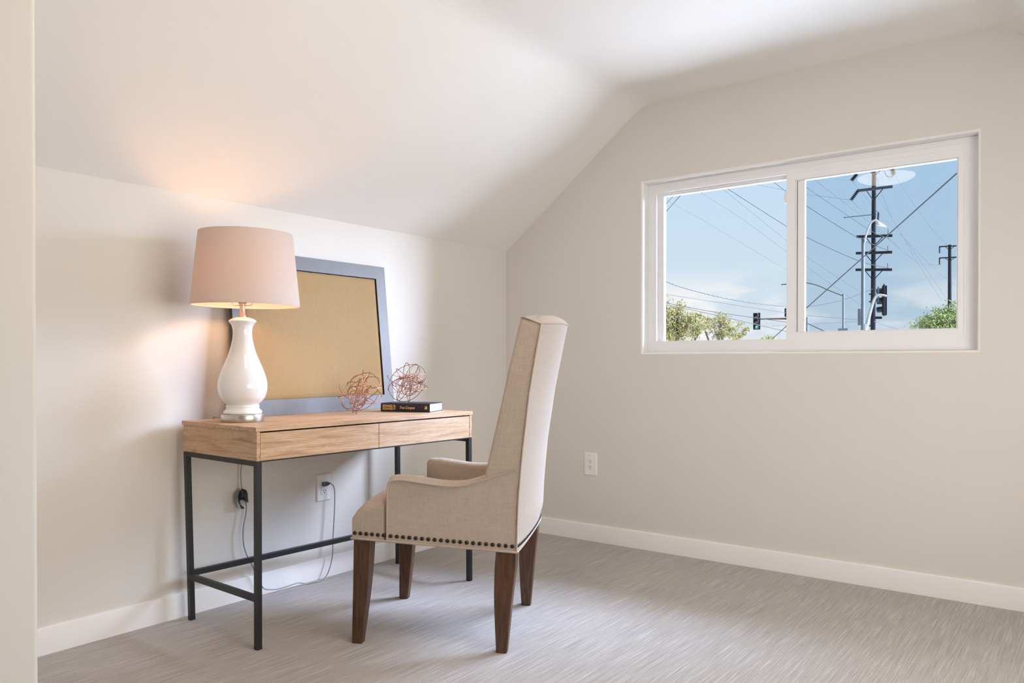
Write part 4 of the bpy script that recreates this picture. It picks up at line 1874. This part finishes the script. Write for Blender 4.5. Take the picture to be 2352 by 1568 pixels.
make_tree('tree', 'small far shrub top peeking over the sill by the mullion',
          [(A(1768, 782, 70), 0.75, 0.50, 1.0)], (A(1768, 790, 70)[0], 70, GZ), 'leaf_green', 14, 0.09, 1200)

# ---- overhead wires
W5 = lambda *p: [(1460 + x / 2.94, 290 + y / 2.94) for x, y in p]
W6 = lambda *p: [(1820 + x / 3.7325, 360 + y / 3.7325) for x, y in p]
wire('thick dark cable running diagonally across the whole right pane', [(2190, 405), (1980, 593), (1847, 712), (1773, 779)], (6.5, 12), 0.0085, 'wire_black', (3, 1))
wire('dark wire cutting the top left pane corner, the longer of two', W5((318, 450), (185, 600)), (5, 6), 0.0055, 'wire_black', (1, 0.6))
wire('dark wire cutting the top left pane corner, the shorter of two', W5((266, 458), (185, 548)), (5, 6), 0.0042, 'wire_black', (1, 0.6))
wire('wavy twisted black cable sagging across the left pane above the tree', [(1500, 637), (1524, 644.5), (1560, 658), (1610, 672), (1665, 685), (1730, 696), (1806, 703.5), (1850, 704), (1900, 697), (1950, 684), (2004, 664)], (28, 51.5), 0.018, 'wire_black', (0, 0), 0.010)
wire('tan cable sloping down in front of the yellow green tree', W5((190, 1200), (400, 1243), (610, 1290), (1025, 1386)), (24, 30), 0.016, 'wire_tan', (3, 2))
wire('dark wire branching just above the tan cable in the left pane', W5((200, 1190), (470, 1243), (760, 1286), (1020, 1322)), (25.5, 30), 0.013, 'wire_black', (3, 1))
wire('thin grey wire midway between the wavy cable and the tan cable', W5((180, 1130), (500, 1180), (1010, 1258), (1140, 1275), (1500, 1305)), (37, 51), 0.013, 'wire_grey', (3, 0))
wire('dark wire from the top of the left pane to the lowest crossarm', W5((600, 408), (1015, 672), (1140, 742), (1500, 905), (1720, 960)), (38, 51.5), 0.020, 'wire_black', (4, 0))
wire('faint wire starting left of the dark wire at the left pane top', W5((575, 412), (1020, 772), (1140, 870), (1480, 1095)), (40, 60), 0.010, 'wire_grey', (4, 1))
wire('faint wire crossing the middle of the left pane from the top', W5((430, 440), (720, 625), (1020, 848), (1200, 980), (1480, 1180)), (40, 60), 0.009, 'wire_grey', (4, 1))
wire('lowest faint wire crossing the left pane from its top left corner', W5((190, 490), (500, 660), (1020, 968), (1150, 1030)), (40, 60), 0.009, 'wire_grey', (4, 1))
wire('grey wire from the left pane top right to the lower insulator', W5((780, 386), (1000, 428), (1140, 455), (1453, 497)), (42, 50.7), 0.016, 'wire_grey', (4, 0))
wire('dark wire reaching the topmost straight crossarm from the left', W5((915, 362), (1010, 435), (1135, 525), (1490, 745), (1710, 840)), (40, 51.6), 0.020, 'wire_black', (3, 0))
wire('grey wire ending on the second straight crossarm of the pole', W5((1135, 400), (1400, 580), (1600, 712), (1715, 760)), (44, 51.6), 0.015, 'wire_grey', (3, 0))
wire('long grey wire sagging from the right pane top to the distant pole', W6((120, 135), (190, 195), (660, 560), (870, 745), (1050, 880), (1170, 920), (1262, 925)), (46, 94.7), 0.022, 'wire_grey')
wire('grey wire sagging to the upper insulator of the distant pole', W6((700, 440), (750, 490), (900, 640), (1050, 760), (1200, 818), (1262, 826)), (52, 94.7), 0.022, 'wire_grey')
wire('grey wire dropping steeply from the orange insulator to the distant pole', W6((876, 152), (970, 300), (1060, 430), (1190, 610), (1330, 762)), (52, 94.7), 0.020, 'wire_grey')
wire('faint wire falling steeply from the pole top beside the lamp head', W6((718, 180), (800, 400), (950, 680), (1340, 1240)), (53, 120), 0.018, 'wire_grey', (0, 2))
wire('faint wire falling from the slanted crossarm toward the green tree', W6((720, 320), (900, 600), (1100, 950), (1330, 1310)), (53, 120), 0.018, 'wire_grey', (0, 2))
wire('wire running down from the upper insulator behind the pole', W6((510, 205), (690, 420), (880, 620), (1262, 1000), (1385, 1090)), (51, 110), 0.020, 'wire_grey')
wire('wire running down from the lower insulator behind the pole', W6((505, 375), (690, 560), (870, 740), (1010, 860)), (51, 80), 0.018, 'wire_grey', (0, 4))
wire('short grey wire entering the upper insulator from the left', W6((330, 180), (420, 190), (505, 203)), (46, 50.8), 0.016, 'wire_grey', (4, 0))
wire('straight grey wire low in the right pane above the sill', W6((60, 1437), (300, 1425), (560, 1412)), (45, 52), 0.016, 'wire_grey', (3, 1))
wire('tan guy wire at the lower left corner of the right pane', W6((40, 1390), (100, 1415), (265, 1490)), (30, 27), 0.020, 'wire_tan', (1, 1))
wire('grey wire falling right from the pole foot above the sill', W6((700, 1410), (800, 1445), (900, 1475)), (51, 56), 0.016, 'wire_grey', (0, 3))
